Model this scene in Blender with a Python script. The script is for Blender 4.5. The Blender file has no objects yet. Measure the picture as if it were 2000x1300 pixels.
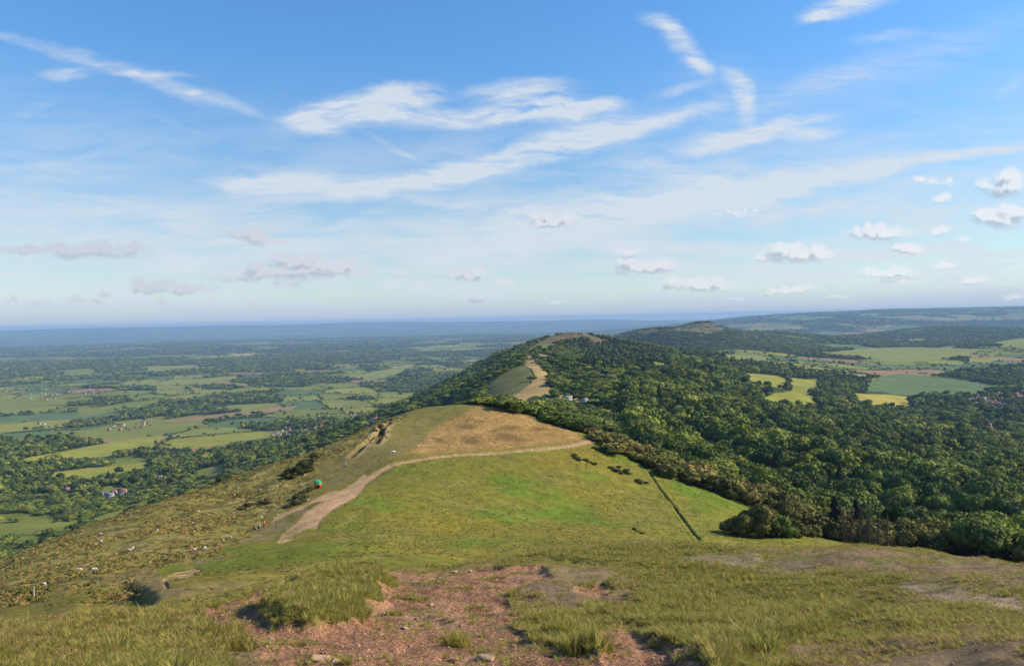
import bpy, bmesh, math, random
import numpy as np
from mathutils import Vector, Matrix
rng = np.random.default_rng(7)
random.seed(7)
S = bpy.context.scene
COL = S.collection

# ------------------------------------------------------------------ camera
# picture coordinates are those of the 2000 x 1300 photograph
FPX = 1510.0
PITCH = math.atan(28 / FPX)
ROLL = math.radians(1.15)
R0 = np.array([1.0, 0, 0]); F0 = np.array([0, math.cos(PITCH), -math.sin(PITCH)]); U0 = np.array([0, math.sin(PITCH), math.cos(PITCH)])
CR = math.cos(ROLL) * R0 - math.sin(ROLL) * U0
CU = math.sin(ROLL) * R0 + math.cos(ROLL) * U0
CAMZ = 372.0            # camera height above the plain; every z below is relative to this until the meshes are written
EYE = 1.6

def ray(px, py):
    """azimuth (0 = +Y, to the right positive) and rise over run of a sight line"""
    px = np.asarray(px, float); py = np.asarray(py, float)
    d = FPX * F0 + (px - 1000)[..., None] * CR + (650 - py)[..., None] * CU
    h = np.hypot(d[..., 0], d[..., 1])
    return np.arctan2(d[..., 0], d[..., 1]), d[..., 2] / h

def proj(x, y, z):
    dx = x * F0[0] + y * F0[1] + z * F0[2]
    a = (x * CR[0] + y * CR[1] + z * CR[2]) / np.maximum(dx, 1e-3) * FPX + 1000
    b = 650 - (x * CU[0] + y * CU[1] + z * CU[2]) / np.maximum(dx, 1e-3) * FPX
    return a, b, dx

# ------------------------------------------------------------------ noise
def _h(ix, iy, s):
    n = (ix.astype(np.int64) * 374761393 + iy.astype(np.int64) * 668265263 + s * 1442695041) & 0xffffffff
    n = ((n ^ (n >> 13)) * 1274126177) & 0xffffffff
    n = ((n ^ (n >> 16)) * 2246822519) & 0xffffffff
    return ((n ^ (n >> 15)) & 0xffffff).astype(np.float32) / 16777215.0
def vnoise(x, y, s=0):
    ix = np.floor(x); iy = np.floor(y); fx = (x - ix).astype(np.float32); fy = (y - iy).astype(np.float32)
    fx = fx * fx * (3 - 2 * fx); fy = fy * fy * (3 - 2 * fy)
    ix = ix.astype(np.int64); iy = iy.astype(np.int64)
    a = _h(ix, iy, s); b = _h(ix + 1, iy, s); c = _h(ix, iy + 1, s); d = _h(ix + 1, iy + 1, s)
    return (a + (b - a) * fx) * (1 - fy) + (c + (d - c) * fx) * fy
def fbm(x, y, w, octv=4, s=0, g=.5):
    x = x / w; y = y / w; t = 0; a = 1.0; n = 0
    for k in range(octv):
        t = t + a * (vnoise(x * 0.8 + y * 0.6 + 17.3 * k, y * 0.8 - x * 0.6 - 9.1 * k, s + k) - .5); n += a
        x = x * 2.03; y = y * 2.03; a *= g
    return t * 2 / n           # about -1 .. 1
def sstep(a, b, x):
    t = np.clip((x - a) / (b - a), 0, 1); return t * t * (3 - 2 * t)

# ------------------------------------------------------------------ terrain control points
WOODS = [False]
def DZ(px, r):       # the woods are seen by their tops, the ground lies lower
    return 0 if not WOODS[0] or r < 290 or (px < 1090 and r > 770) or (r > 2600 and r < 4600) else (11. if px < 1210 and r < 760 else 7.)
CP = []                       # az, ln r, (z+EYE)/r
def V(px, py, r):             # a point of ground seen at (px,py), r metres away
    a, t = ray(px, py); CP.append((float(a), math.log(r), float(t) + EYE / r - DZ(px, r) / r))
def Zp(px, r, z):             # a hidden point of ground in the direction of px
    a, _ = ray(px, 640); CP.append((float(a), math.log(r), (z + EYE) / r))
def G(az, r, z): CP.append((az, math.log(r), (z + EYE) / r))
for px in (-150, 200, 500, 800, 1000, 1300, 1600, 1900, 2150):
    Zp(px, 1.5, -EYE - .3); Zp(px, 3.2, -EYE - .72)
for px in (-100, 0, 250, 500, 750, 1000, 1250, 1500, 1750, 2000, 2150): V(px, 1300, 6.6)
for px in (450, 700, 900, 1100, 1300, 1500, 1700, 2000): V(px, 1230, 8.6 if px < 1200 else 9.2)
for px, r in ((480, 12.5), (700, 12), (900, 12), (1100, 12.5), (1300, 13.5), (1500, 14), (1750, 13.5), (2000, 12.5)): V(px, 1165, r)
for px, py, r in ((800, 1112, 17.5), (950, 1100, 19), (1080, 1078, 22), (1150, 1064, 25), (1250, 1060, 26), (1330, 1064, 26), (1450, 1072, 25), (1600, 1078, 25), (1750, 1080, 25), (1880, 1090, 23), (2000, 1104, 21), (2100, 1112, 21),
                  (0, 1218, 11), (120, 1212, 11.5), (250, 1205, 12), (350, 1198, 13), (100, 1260, 8.2), (300, 1250, 8.6), (-100, 1225, 11), (430, 1165, 20), (540, 1138, 20), (640, 1122, 20), (720, 1113, 19), (880, 1104, 20)): V(px, py, r)
# hollow behind the brow
for px, r, z in ((550, 32, -11.6), (650, 34, -12.2), (760, 36, -13.4), (620, 48, -16.9), (760, 55, -19.5)): Zp(px, r, z)
for px, r, z in ((-100, 22, -9.5), (50, 24, -10), (200, 24, -10), (330, 28, -11), (900, 40, -15.5), (1100, 42, -15.5), (1250, 45, -16), (1400, 45, -17), (1600, 42, -17.5), (1800, 40, -17.5), (2000, 38, -17), (2100, 40, -18),
                 (1250, 75, -28), (1400, 75, -28), (1000, 70, -24.5), (1600, 75, -31), (1800, 75, -33), (2000, 75, -34)): Zp(px, r, z)
# near slopes in the middle distance
for px, py, r in ((450, 1148, 45), (230, 1195, 40), (180, 1165, 60), (20, 1195, 60), (0, 1150, 92), (-80, 1190, 80), (420, 1118, 80), (330, 1108, 97), (560, 1112, 66), (500, 1100, 82), (600, 1060, 112), (700, 1098, 80), (820, 1092, 86),
                  (100, 1108, 128), (200, 1075, 142), (300, 1050, 145), (505, 1036, 150), (400, 1070, 125), (600, 1000, 158), (640, 968, 172), (540, 1020, 156), (700, 1040, 128),
                  (0, 1106, 152), (-80, 1135, 150), (100, 1066, 166), (230, 1021, 186), (340, 976, 206), (440, 936, 238), (520, 915, 252), (600, 900, 266), (650, 878, 275), (700, 850, 284), (755, 823, 292), (820, 797, 292), (880, 791, 290), (930, 790, 288), (970, 795, 286), (1020, 806, 282), (1080, 826, 274), (1130, 845, 262), (1160, 858, 252),
                  (300, 1000, 192), (440, 970, 208), (600, 940, 208), (675, 915, 214), (760, 880, 224), (700, 950, 182), (800, 860, 240), (780, 903, 207), (850, 890, 216), (900, 885, 220), (1000, 878, 228), (1080, 871, 236), (1140, 862, 246),
                  (850, 825, 266), (930, 830, 256), (1000, 835, 255), (1060, 850, 250),
                  (800, 950, 176), (800, 1020, 146), (900, 950, 180), (900, 1030, 145), (900, 1085, 104), (1000, 940, 190), (1000, 1000, 163), (1000, 1084, 108), (1100, 930, 202), (1100, 1000, 172), (1100, 1068, 122), (1200, 920, 218), (1200, 1000, 178), (1200, 1052, 136), (1300, 950, 216), (1300, 1010, 180), (1350, 1050, 150), (1420, 1000, 205), (1400, 960, 228), (1250, 890, 245), (1460, 1045, 170), (1560, 1055, 170)): V(px, py, r)
# steep fall of the left flank, hidden behind its shoulder
for px in (-100, 0, 100, 230, 340, 440, 520):
    Zp(px, 330, -110); Zp(px, 550, -190); Zp(px, 780, -255)
for px in (600, 700): Zp(px, 360, -75); Zp(px, 600, -160); Zp(px, 1100, -225)
for px in (780, 860): Zp(px, 380, -66); Zp(px, 620, -118); Zp(px, 1150, -175)
for px, r, z in ((930, 360, -56), (1000, 360, -56), (1070, 350, -58), (930, 560, -84), (1010, 640, -92), (1010, 480, -82), (1150, 320, -58), (1230, 310, -62)): Zp(px, r, z)
# left plain
for px, py, r in ((0, 1090, 980), (-80, 1110, 960), (100, 1050, 1040), (200, 1005, 1220), (300, 965, 1400), (400, 915, 1650), (500, 885, 1850), (600, 850, 2050), (680, 830, 2150), (0, 950, 1640), (150, 920, 1850), (0, 880, 2120), (300, 870, 2250),
                  (740, 808, 2250), (800, 785, 2150), (850, 765, 2000), (900, 742, 2000), (950, 716, 2020), (1000, 688, 2080), (1060, 662, 2250), (1090, 655, 2350), (1115, 646, 2420), (1150, 655, 2400), (1180, 667, 2300),
                  (900, 775, 1150), (830, 790, 1300), (950, 765, 1020), (960, 740, 1250), (900, 760, 1500)): V(px, py, r)
def plainz(r): return -CAMZ - r * r / (2 * 7.4e6)
for px in (-150, 0, 150, 300, 450, 600, 750): 
    for r in (3300, 4300, 5600, 7500, 10000, 13500, 18000, 24000): Zp(px, r, plainz(r) + 14)
for px in (850, 950, 1050, 1150):
    for r in (4200, 5600, 7500, 10000, 13500, 18000, 24000): Zp(px, r, plainz(r) + 14)
for px, r, z in ((900, 3000, -330), (1000, 3000, -310), (1080, 3100, -270), (1130, 3200, -230), (1180, 3000, -190), (800, 3000, -350)): Zp(px, r, z)
# ridge and woods to the right
WOODS[0] = True
for px, py, r in ((1000, 782, 780), (1045, 765, 880), (1070, 745, 980), (1050, 722, 1120), (1030, 706, 1260), (1045, 690, 1400), (1080, 695, 1420), (1000, 740, 1080), (985, 755, 1000),
                  (1100, 710, 1750), (1060, 680, 1950), (1130, 690, 1980), (1160, 720, 1600), (1120, 740, 1150), (1110, 780, 800), (1200, 700, 1900), (1200, 690, 2150),
                  (1100, 805, 520), (1200, 830, 480), (1200, 790, 660), (1150, 760, 860), (1250, 860, 400), (1180, 860, 350), (1300, 900, 330), (1240, 880, 300), (1350, 930, 300), (1420, 985, 270), (1500, 1000, 270), (1620, 1060, 245), (1700, 1065, 245), (1800, 1075, 240), (1900, 1085, 235), (2000, 1105, 230), (2100, 1120, 230),
                  (1400, 900, 420), (1500, 950, 350), (1600, 1000, 320), (1700, 1000, 340), (1850, 1030, 320), (2000, 1050, 310), (2100, 1060, 310),
                  (1400, 840, 620), (1500, 880, 560), (1600, 920, 480), (1700, 950, 460), (1850, 960, 500), (2000, 990, 460), (1300, 830, 560), (1300, 780, 820), (1400, 790, 880), (1500, 830, 800), (1600, 850, 800), (1700, 870, 800), (1850, 890, 850), (2000, 920, 760), (2100, 940, 740),
                  (1300, 735, 1250), (1400, 750, 1350), (1500, 790, 1250), (1600, 800, 1450), (1750, 830, 1350), (1900, 850, 1400), (2000, 860, 1400), (2100, 870, 1400),
                  (1250, 700, 1750), (1300, 695, 2200), (1400, 720, 1900), (1500, 745, 1950), (1600, 765, 1950), (1700, 785, 2000), (1850, 795, 2100), (2000, 800, 2150), (1250, 680, 2700), (1350, 690, 3000), (1450, 700, 3100), (1550, 710, 3000), (1650, 725, 3000), (1750, 740, 2900), (1900, 745, 3000), (2000, 740, 3200), (2100, 740, 3200),
                  (1700, 695, 4300), (1850, 690, 4600), (2000, 690, 4600), (1600, 690, 4300), (1500, 690, 4000), (1600, 672, 5600), (1700, 672, 5800), (1850, 668, 6200), (2000, 668, 5600), (2100, 665, 5600),
                  (1200, 656, 4700), (1240, 645, 5000), (1290, 641, 5100), (1330, 637, 5300), (1365, 626, 5400), (1392, 625, 5500), (1415, 641, 5500), (1450, 646, 5600), (1300, 665, 4300), (1400, 668, 4300), (1500, 648, 6200), (1560, 650, 6800), (1620, 656, 7200), (1500, 665, 5000),
                  (1700, 652, 8200), (1760, 645, 8800), (1820, 636, 9200), (1900, 637, 9400), (2000, 640, 9400), (2100, 640, 9400), (1750, 665, 7200), (1900, 655, 7800)): V(px, py, r)
for px, r, z in ((1250, 7500, -330), (1400, 8500, -340), (1500, 9500, -330), (1600, 10500, -330), (1750, 11500, -330), (1900, 12000, -330), (2050, 12000, -330)): Zp(px, r, z)
# sky line
WOODS[0] = False
for px, py, r in ((-150, 652, 36000), (0, 649, 36000), (100, 645, 36000), (200, 642, 36000), (300, 641, 36000), (450, 637, 36000), (600, 635, 36000), (700, 631, 36000), (800, 630, 36000), (900, 630, 36000), (1000, 628, 36000), (1100, 626, 36000), (1180, 624, 36000), (1250, 626, 36000), (1400, 624, 36000),
                  (1440, 620, 20000), (1500, 615, 20000), (1560, 612, 20000), (1605, 609, 20000), (1640, 611, 20000), (1700, 606, 20000), (1800, 604, 20000), (1900, 602, 20000), (2000, 600, 20000), (2150, 598, 20000),
                  (1600, 640, 12500), (1750, 632, 13500), (1900, 625, 15000), (2050, 622, 15000), (1500, 636, 13000)): V(px, py, r)
for az in (-.95, -1.5, -2.3): 
    for r, z in ((6, -2.6), (12, -4.5), (30, -12), (120, -50), (400, -160), (1200, -300), (4000, -370), (20000, -395), (36000, -420)): G(az, r, z)
for az in (.95, 1.5, 2.3):
    for r, z in ((6, -2.8), (12, -4.6), (30, -11), (120, -45), (400, -125), (1200, -220), (4000, -290), (12000, -300), (20000, -200), (36000, -300)): G(az, r, z)
for az in (3.0, -3.0):
    for r, z in ((6, -1.7), (30, -5), (120, -22), (400, -90), (1200, -200), (4000, -350), (20000, -390), (36000, -420)): G(az, r, z)
CP = np.array(CP)
KS = 1.6
def tps_fit(P, lam=6e-4):
    X = np.c_[P[:, 0] * KS, P[:, 1]]; v = P[:, 2]; n = len(v)
    d = np.hypot(X[:, None, 0] - X[None, :, 0], X[:, None, 1] - X[None, :, 1])
    K = np.where(d > 0, d * d * np.log(np.maximum(d, 1e-9)), 0) + lam * np.eye(n)
    Q = np.c_[np.ones(n), X]
    A = np.zeros((n + 3, n + 3)); A[:n, :n] = K; A[:n, n:] = Q; A[n:, :n] = Q.T
    return X, np.linalg.solve(A, np.r_[v, 0, 0, 0])
TX, TW = tps_fit(CP)
def tps_eval(az, lr):
    q = np.c_[az.ravel() * KS, lr.ravel()].astype(np.float32); out = np.empty(len(q), np.float32)
    X = TX.astype(np.float32); w = TW.astype(np.float32)
    for i in range(0, len(q), 40000):
        p = q[i:i + 40000]
        d2 = (p[:, None, 0] - X[None, :, 0]) ** 2 + (p[:, None, 1] - X[None, :, 1]) ** 2
        out[i:i + 40000] = (0.5 * d2 * np.log(np.maximum(d2, 1e-12))) @ w[:-3] + w[-3] + p @ w[-2:]
    return out.reshape(az.shape)

# polar grid: fine inside the field of view, coarse around the back
af = np.arange(-.70, .7001, .00125)
AZ = np.r_[np.linspace(-math.pi, -.70, 90)[:-1], af, np.linspace(.70, math.pi, 90)[1:]]
LR = np.arange(math.log(1.2), math.log(37500), .0052)
NA, NR = len(AZ), len(LR)
# the smooth surface on a coarser grid, then linear interpolation
ca = np.r_[np.linspace(-math.pi, -.70, 60)[:-1], np.arange(-.70, .701, .006), np.linspace(.70, math.pi, 60)[1:]]
cl = np.linspace(LR[0], LR[-1], 700)
Cg = tps_eval(*np.meshgrid(ca, cl, indexing='ij'))
def interp2(ga, gl, G_, a, l):
    i = np.clip(np.searchsorted(ga, a) - 1, 0, len(ga) - 2); fa = np.clip((a - ga[i]) / (ga[i + 1] - ga[i]), 0, 1)
    u = np.clip((l - gl[0]) / (gl[1] - gl[0]), 0, len(gl) - 1.0001); j = u.astype(int); fl = u - j
    return ((G_[i, j] * (1 - fa) + G_[i + 1, j] * fa) * (1 - fl) + (G_[i, j + 1] * (1 - fa) + G_[i + 1, j + 1] * fa) * fl)
AA, LL = np.meshgrid(AZ, LR, indexing='ij')
RR = np.exp(LL); XX = RR * np.sin(AA); YY = RR * np.cos(AA)
TT = interp2(ca, cl, Cg, AA, LL)
TT[np.abs(AA) > .75] *= 1
ZZ = TT * RR - EYE
# ------------------------------------------------------------------ land cover
def inpoly(px, py, P):
    P = np.asarray(P, float); m = np.zeros(px.shape, bool)
    b = (px > P[:, 0].min()) & (px < P[:, 0].max()) & (py > P[:, 1].min()) & (py < P[:, 1].max())
    if not b.any(): return m
    x = px[b]; y = py[b]; c = np.zeros(x.shape, bool); n = len(P)
    for i in range(n):
        x0, y0 = P[i]; x1, y1 = P[(i + 1) % n]
        if y0 == y1: continue
        k = ((y0 > y) != (y1 > y)) & (x < (x1 - x0) * (y - y0) / (y1 - y0) + x0); c ^= k
    m[b] = c; return m
def polys(px, py, L):
    m = np.zeros(px.shape, bool)
    for P in L: m |= inpoly(px, py, P)
    return m
SOIL = [[(380, 1200), (430, 1180), (470, 1163), (500, 1152), (560, 1146), (540, 1162), (500, 1190), (520, 1213), (560, 1226), (620, 1224), (680, 1216), (728, 1204), (706, 1180), (762, 1166), (728, 1146), (790, 1132), (756, 1112), (820, 1110), (900, 1108), (950, 1104), (1060, 1108), (1080, 1130), (1010, 1150), (1000, 1172), (1030, 1196), (990, 1212), (1050, 1240), (1120, 1258), (1175, 1282), (1195, 1420), (450, 1420), (462, 1290), (440, 1255), (405, 1225)],
        [(1160, 1237), (1215, 1222), (1290, 1238), (1345, 1262), (1385, 1300), (1420, 1420), (1210, 1420), (1180, 1280)],
        [(348, 1190), (362, 1183), (378, 1184), (366, 1196), (352, 1200)], [(1120, 1150), (1180, 1140), (1215, 1150), (1170, 1165), (1110, 1163)]]
PALE = [[(1745, 1142), (1800, 1138), (1880, 1146), (1950, 1158), (2010, 1172), (2010, 1196), (1930, 1186), (1850, 1172), (1780, 1160)], [(1300, 1093), (1400, 1085), (1560, 1095), (1640, 1120), (1500, 1118), (1380, 1110)]]
DRY = [[(1450, 1072), (1560, 1076), (1700, 1078), (1850, 1088), (2010, 1104), (2010, 1160), (1850, 1140), (1700, 1120), (1560, 1105)], [(1560, 1250), (1700, 1235), (1860, 1240), (2010, 1225), (2010, 1420), (1620, 1420), (1500, 1290)], [(1000, 1115), (1150, 1110), (1260, 1150), (1200, 1190), (1040, 1180)]]
LUSH = [[(1020, 1085), (1300, 1060), (1440, 1080), (1640, 1140), (1700, 1210), (1560, 1240), (1450, 1300), (1400, 1400), (1300, 1250), (1200, 1210), (1100, 1190), (1220, 1170), (1260, 1120)], [(520, 1180), (600, 1130), (740, 1110), (745, 1150), (700, 1215), (560, 1225)]]
PATH = [[(722, 936), (707, 958), (692, 973), (665, 987), (655, 993), (640, 1002), (626, 1016), (622, 1030), (602, 1030), (580, 1042), (560, 1054), (542, 1056), (553, 1040), (578, 1022), (590, 1010), (602, 1000), (628, 984), (640, 978), (618, 981), (590, 996), (560, 1009), (530, 1022), (538, 1012), (600, 984), (625, 969), (650, 959), (665, 957), (690, 942), (712, 924), (722, 930)],
        [(318, 1128), (345, 1112), (385, 1103), (400, 1106), (380, 1120), (330, 1131), (322, 1134), (335, 1150), (326, 1150), (312, 1134)],
        [(490, 1151), (540, 1142), (600, 1140), (612, 1131), (618, 1136), (600, 1148), (540, 1152), (500, 1160)]]
MOUND = [(808, 887), (822, 868), (840, 848), (862, 830), (905, 805), (940, 794), (990, 799), (1040, 812), (1090, 831), (1132, 853), (1124, 861), (1080, 868), (1000, 874), (900, 881), (850, 887)]
MDARK = [(915, 835, 20, 7), (925, 861, 20, 8), (992, 851, 16, 9), (1015, 858, 22, 7), (1000, 833, 22, 5), (942, 822, 8, 2.5), (973, 840, 7, 4), (862, 858, 12, 5), (1050, 838, 14, 4)]
BRACK = [(-150, 1120), (-60, 1095), (230, 1000), (440, 915), (600, 880), (700, 832), (755, 805), (800, 790), (806, 800), (770, 832), (760, 850), (725, 868), (650, 885), (622, 898), (622, 925), (600, 950), (575, 985), (545, 1008), (470, 1050), (420, 1082), (360, 1096), (300, 1112), (230, 1122), (150, 1150), (80, 1172), (-150, 1215)]
HOLLOW = [(160, 1205), (176, 1168), (232, 1132), (282, 1148), (304, 1166), (256, 1195), (202, 1213)]
SCAR = [(215, 1118), (300, 1108), (330, 1135), (340, 1152), (300, 1160), (270, 1140), (225, 1130)]
RIDGEPATH = [(994, 786), (1018, 788), (1034, 776), (1046, 772), (1056, 774), (1074, 762), (1074, 745), (1069, 729), (1056, 715), (1042, 706), (1049, 696), (1065, 702), (1084, 699), (1062, 690), (1040, 688), (1028, 692), (1018, 706), (1024, 714), (1040, 722), (1045, 734), (1038, 748), (1022, 760), (1004, 770), (992, 780)]
GLADES = [[(1062, 768), (1082, 756), (1090, 764), (1080, 772)], [(1092, 772), (1112, 768), (1122, 775), (1100, 781)], [(1120, 778), (1136, 772), (1140, 780), (1126, 784)], [(1105, 748), (1118, 746), (1122, 752), (1110, 755)]]
RIDGEGREEN = [(960, 788), (985, 784), (1012, 768), (1030, 756), (1042, 736), (1034, 722), (1018, 712), (1000, 718), (978, 733), (958, 748), (948, 768)]
TOPBROWN = [(1030, 684), (1050, 668), (1075, 656), (1092, 652), (1115, 643), (1140, 650), (1185, 668), (1170, 674), (1145, 664), (1120, 661), (1095, 668), (1062, 680)]
TOPGREEN = [(1054, 671), (1076, 673), (1073, 682), (1064, 688), (1058, 680)]
CAMP = [(1296, 656), (1312, 643), (1335, 636), (1362, 630), (1400, 630), (1420, 644), (1395, 652), (1340, 656), (1320, 652), (1308, 657)]
CAMP2 = [(1200, 655), (1240, 643), (1280, 638), (1292, 650), (1250, 652), (1205, 661)]
YG = (.235, .235, .036); GR = (.165, .185, .032); TE = (.10, .15, .050); YE = (.33, .28, .045); BR = (.27, .175, .09); LG = (.20, .215, .045); TAN = (.33, .235, .105)
FIELDS = [(YG, [(1458, 730), (1520, 734), (1538, 745), (1532, 762), (1480, 752), (1458, 746)]), (YG, [(1540, 738), (1605, 741), (1600, 756), (1575, 772), (1530, 772), (1545, 756)]), (GR, [(1430, 768), (1470, 768), (1466, 783), (1440, 782)]), (GR, [(1345, 728), (1375, 731), (1386, 742), (1370, 740)]), (GR, [(1270, 713), (1310, 716), (1300, 722), (1275, 720)]),
          (YG, [(1485, 775), (1545, 774), (1606, 784), (1600, 798), (1500, 791)]), (YE, [(1665, 774), (1770, 775), (1779, 786), (1770, 796), (1680, 789)]), (TE, [(1692, 752), (1720, 736), (1755, 729), (1860, 738), (1967, 754), (1900, 768), (1790, 773), (1695, 770)]),
          (TE, [(1587, 670), (1670, 672), (1740, 684), (1620, 682)]), (LG, [(1600, 690), (1700, 679), (1800, 677), (1915, 681), (1900, 692), (1800, 706), (1740, 706), (1680, 696), (1620, 691)]), (YG, [(1895, 697), (1975, 699), (1930, 708), (1890, 706)]), (LG, [(1820, 701), (1885, 705), (1880, 712), (1825, 711)]),
          (LG, [(1390, 690), (1450, 693), (1505, 697), (1495, 706), (1430, 701)]), (LG, [(1940, 668), (2020, 657), (2020, 678), (1960, 678)]), (YG, [(1828, 864), (1870, 869), (1905, 882), (1895, 888), (1840, 874)]), (GR, [(1970, 893), (2020, 890), (2020, 907), (1972, 905)]), (TAN, [(1905, 833), (1945, 834), (1960, 842), (1915, 842)]),
          (YG, [(70, 926), (180, 912), (292, 902), (295, 914), (175, 934), (110, 934)]), (YG, [(322, 872), (420, 855), (520, 840), (515, 853), (437, 868), (367, 878)]), (TE, [(-50, 816), (100, 806), (205, 803), (200, 815), (-50, 828)]), (YG, [(-50, 832), (130, 820), (140, 832), (-50, 852)]), (TE, [(-50, 850), (105, 842), (85, 856), (-50, 860)]),
          (GR, [(140, 842), (290, 822), (400, 808), (392, 836), (300, 850), (230, 860), (150, 852)]), (BR, [(318, 822), (400, 811), (540, 797), (585, 793), (570, 801), (440, 816), (350, 824)]), (YG, [(38, 896), (190, 868), (322, 848), (300, 870), (200, 891), (60, 902)]), (GR, [(175, 1015), (300, 971), (352, 964), (262, 990), (200, 1028)]),
          (GR, [(370, 922), (442, 903), (430, 926), (380, 934)]), (LG, [(195, 753), (330, 744), (470, 732), (460, 742), (300, 755), (210, 757)]), (GR, [(95, 725), (180, 717), (192, 728), (140, 733)]), (LG, [(280, 717), (370, 712), (402, 716), (300, 728)]), (LG, [(655, 738), (720, 728), (815, 708), (800, 722), (735, 741)]), (GR, [(665, 792), (722, 781), (718, 791), (675, 798)]),
          (YG, [(370, 757), (420, 754), (418, 758), (372, 761)]), (YE, [(448, 690), (500, 688), (508, 691), (460, 695)]), (GR, [(-50, 782), (60, 776), (150, 780), (80, 796), (-50, 800)]), (GR, [(150, 800), (250, 785), (330, 778), (280, 794), (160, 812)]), (GR, [(200, 950), (240, 945), (235, 962), (195, 972)])]
VILLAGE = [([(-40, 768), (10, 758), (60, 757), (120, 760), (190, 757), (195, 766), (170, 777), (90, 782), (-40, 778)], 60), ([(205, 834), (250, 828), (300, 824), (298, 832), (250, 840), (212, 844)], 18), ([(518, 842), (560, 835), (610, 836), (640, 830), (600, 852), (530, 852)], 22), ([(560, 810), (660, 812), (760, 800), (770, 820), (700, 850), (620, 845), (560, 840)], 34),
           ([(1890, 776), (1960, 768), (2010, 765), (2010, 800), (1940, 798), (1900, 792)], 48), ([(1850, 716), (1930, 712), (2010, 722), (2010, 742), (1900, 735)], 22), ([(1880, 828), (1960, 832), (1975, 842), (1900, 836)], 7), ([(310, 935), (340, 930), (335, 940), (305, 942)], 4), ([(200, 965), (250, 962), (248, 970), (205, 973)], 6), ([(620, 700), (700, 706), (690, 720), (620, 716)], 14), ([(120, 957), (135, 957), (135, 963), (122, 963)], 2),
           ([(70, 826), (92, 824), (92, 830), (70, 832)], 3), ([(420, 690), (500, 700), (620, 712), (560, 722), (430, 712)], 12)]

# smooth surface projected once; masks are read from it and kept as a map of the ground
PX, PY, DX = proj(XX, YY, ZZ)
PX = np.where(DX > 1, PX, -9999)

def voronoi(x, y, c, s):
    wx = x + fbm(x, y, c * 2.2, 2, s + 50) * c * .35; wy = y + fbm(x, y, c * 2.2, 2, s + 60) * c * .35
    gx = np.floor(wx / c); gy = np.floor(wy / c)
    f1 = np.full(x.shape, 1e9, np.float32); f2 = f1.copy(); idn = np.zeros(x.shape, np.float32)
    for i in (-1, 0, 1):
        for j in (-1, 0, 1):
            cx = gx + i; cy = gy + j
            h1 = _h(cx, cy, s); h2 = _h(cx, cy, s + 1)
            d = np.hypot((cx + .15 + .7 * h1) * c - wx, (cy + .15 + .7 * h2) * c - wy).astype(np.float32)
            n1 = d < f1
            f2 = np.where(n1, f1, np.minimum(f2, d)); idn = np.where(n1, _h(cx, cy, s + 2), idn); f1 = np.where(n1, d, f1)
    return f1, f2, idn

PAL = np.array([YG, GR, TE, LG, GR, YG, BR, LG, TE, GR])
def fieldside(px, r):
    """1 on the woods and valley of the right, 0 on the great plain of the left"""
    return sstep(760, 960, px + (r - 2500) * -.02) * (r < 9500) + (r >= 9500) * sstep(1300, 1500, px)
def cover(x, y, r, px, py, hw=7.):
    """wood density 0..1, field colour, hedge 0..1 for ground beyond the near hill"""
    c = np.where(r < 9000, 0, 1)
    f1, f2, idn = voronoi(x * .8 + y * .25, y * .62 - x * .1, 190., 11)
    g1, g2, idg = voronoi(x, y * .8, 420., 31)
    far = r > 9000
    idn = np.where(far, idg, idn); edge = np.where(far, (g2 - g1), (f2 - f1))
    col = PAL[np.clip((idn * 997 % 1 * 10).astype(int), 0, 9)].astype(np.float32)
    w = fbm(x, y, 900., 4, 3)
    wl = sstep(-.06, .03, w + .10 * fbm(x, y, 120., 3, 8) - .04 + .16 * sstep(2600, 1600, r))
    wl = np.where(idn * 331 % 1 < .26, 1, wl)
    wr = sstep(-.02, .08, w - .05 * sstep(2200, 2600, r) + .30 * sstep(2600, 1900, r) + .12 * fbm(x, y, 150., 3, 9))
    wr = np.where((r > 2600) & (idn * 331 % 1 < .16), 1, wr)
    side = fieldside(px, r)
    wood = wl * (1 - side) + wr * side
    hill = (side > .5) & (r < 2500 + 0 * px)
    wood = np.where(hill, 1, wood)
    # hills of the far right keep their trees
    hz = (side > .5) & (r > 4100) & (r < 6000) & (px < 1600)
    wood = np.where(hz, 1, wood)
    hz2 = (px > 1400) & (r > 6200) & (r < 9600)
    wood = np.where(hz2, np.maximum(wood, (idn < .8)), wood)
    hedge = np.exp(-(edge / np.where(far, 26., hw)) ** 2) * (fbm(x, y, 70., 2, 21) > -.35)
    return wood.astype(np.float32), col, hedge.astype(np.float32)
def special(r, px, py, jx=None):
    """explicit clearings: index into FIELDS or -1, ridge classes"""
    k = np.full(r.shape, -1, int)
    for i, (c, P) in enumerate(FIELDS):
        lo = 700 if min(p[0] for p in P) < 900 else (900 if max(p[1] for p in P) > 850 else 1200)
        k[inpoly(px, py, P) & (r > lo)] = i
    q = np.zeros(r.shape, int)
    q[inpoly(px, py, RIDGEGREEN) & (r > 600) & (r < 1500)] = 1
    q[inpoly(px, py, RIDGEPATH) & (r > 600) & (r < 1600)] = 2
    q[polys(px, py, GLADES) & (r > 600) & (r < 1600)] = 2
    q[inpoly(px, py, TOPBROWN) & (r > 1800) & (r < 2700)] = 3
    q[inpoly(px, py, TOPGREEN) & (r > 1500) & (r < 2500)] = 4
    q[inpoly(px, py, CAMP) & (r > 4600) & (r < 5700)] = 5
    q[inpoly(px, py, CAMP2) & (r > 4500) & (r < 5400)] = 6
    return k, q
EDX = [900, 960, 1000, 1100, 1160, 1200, 1250, 1300, 1350, 1400, 1440, 1470, 1500, 1560, 1600, 1700, 2200]
EDY = [787, 797, 802, 832, 858, 884, 905, 932, 950, 968, 990, 1030, 1050, 1062, 1062, 1100, 1150]
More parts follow.
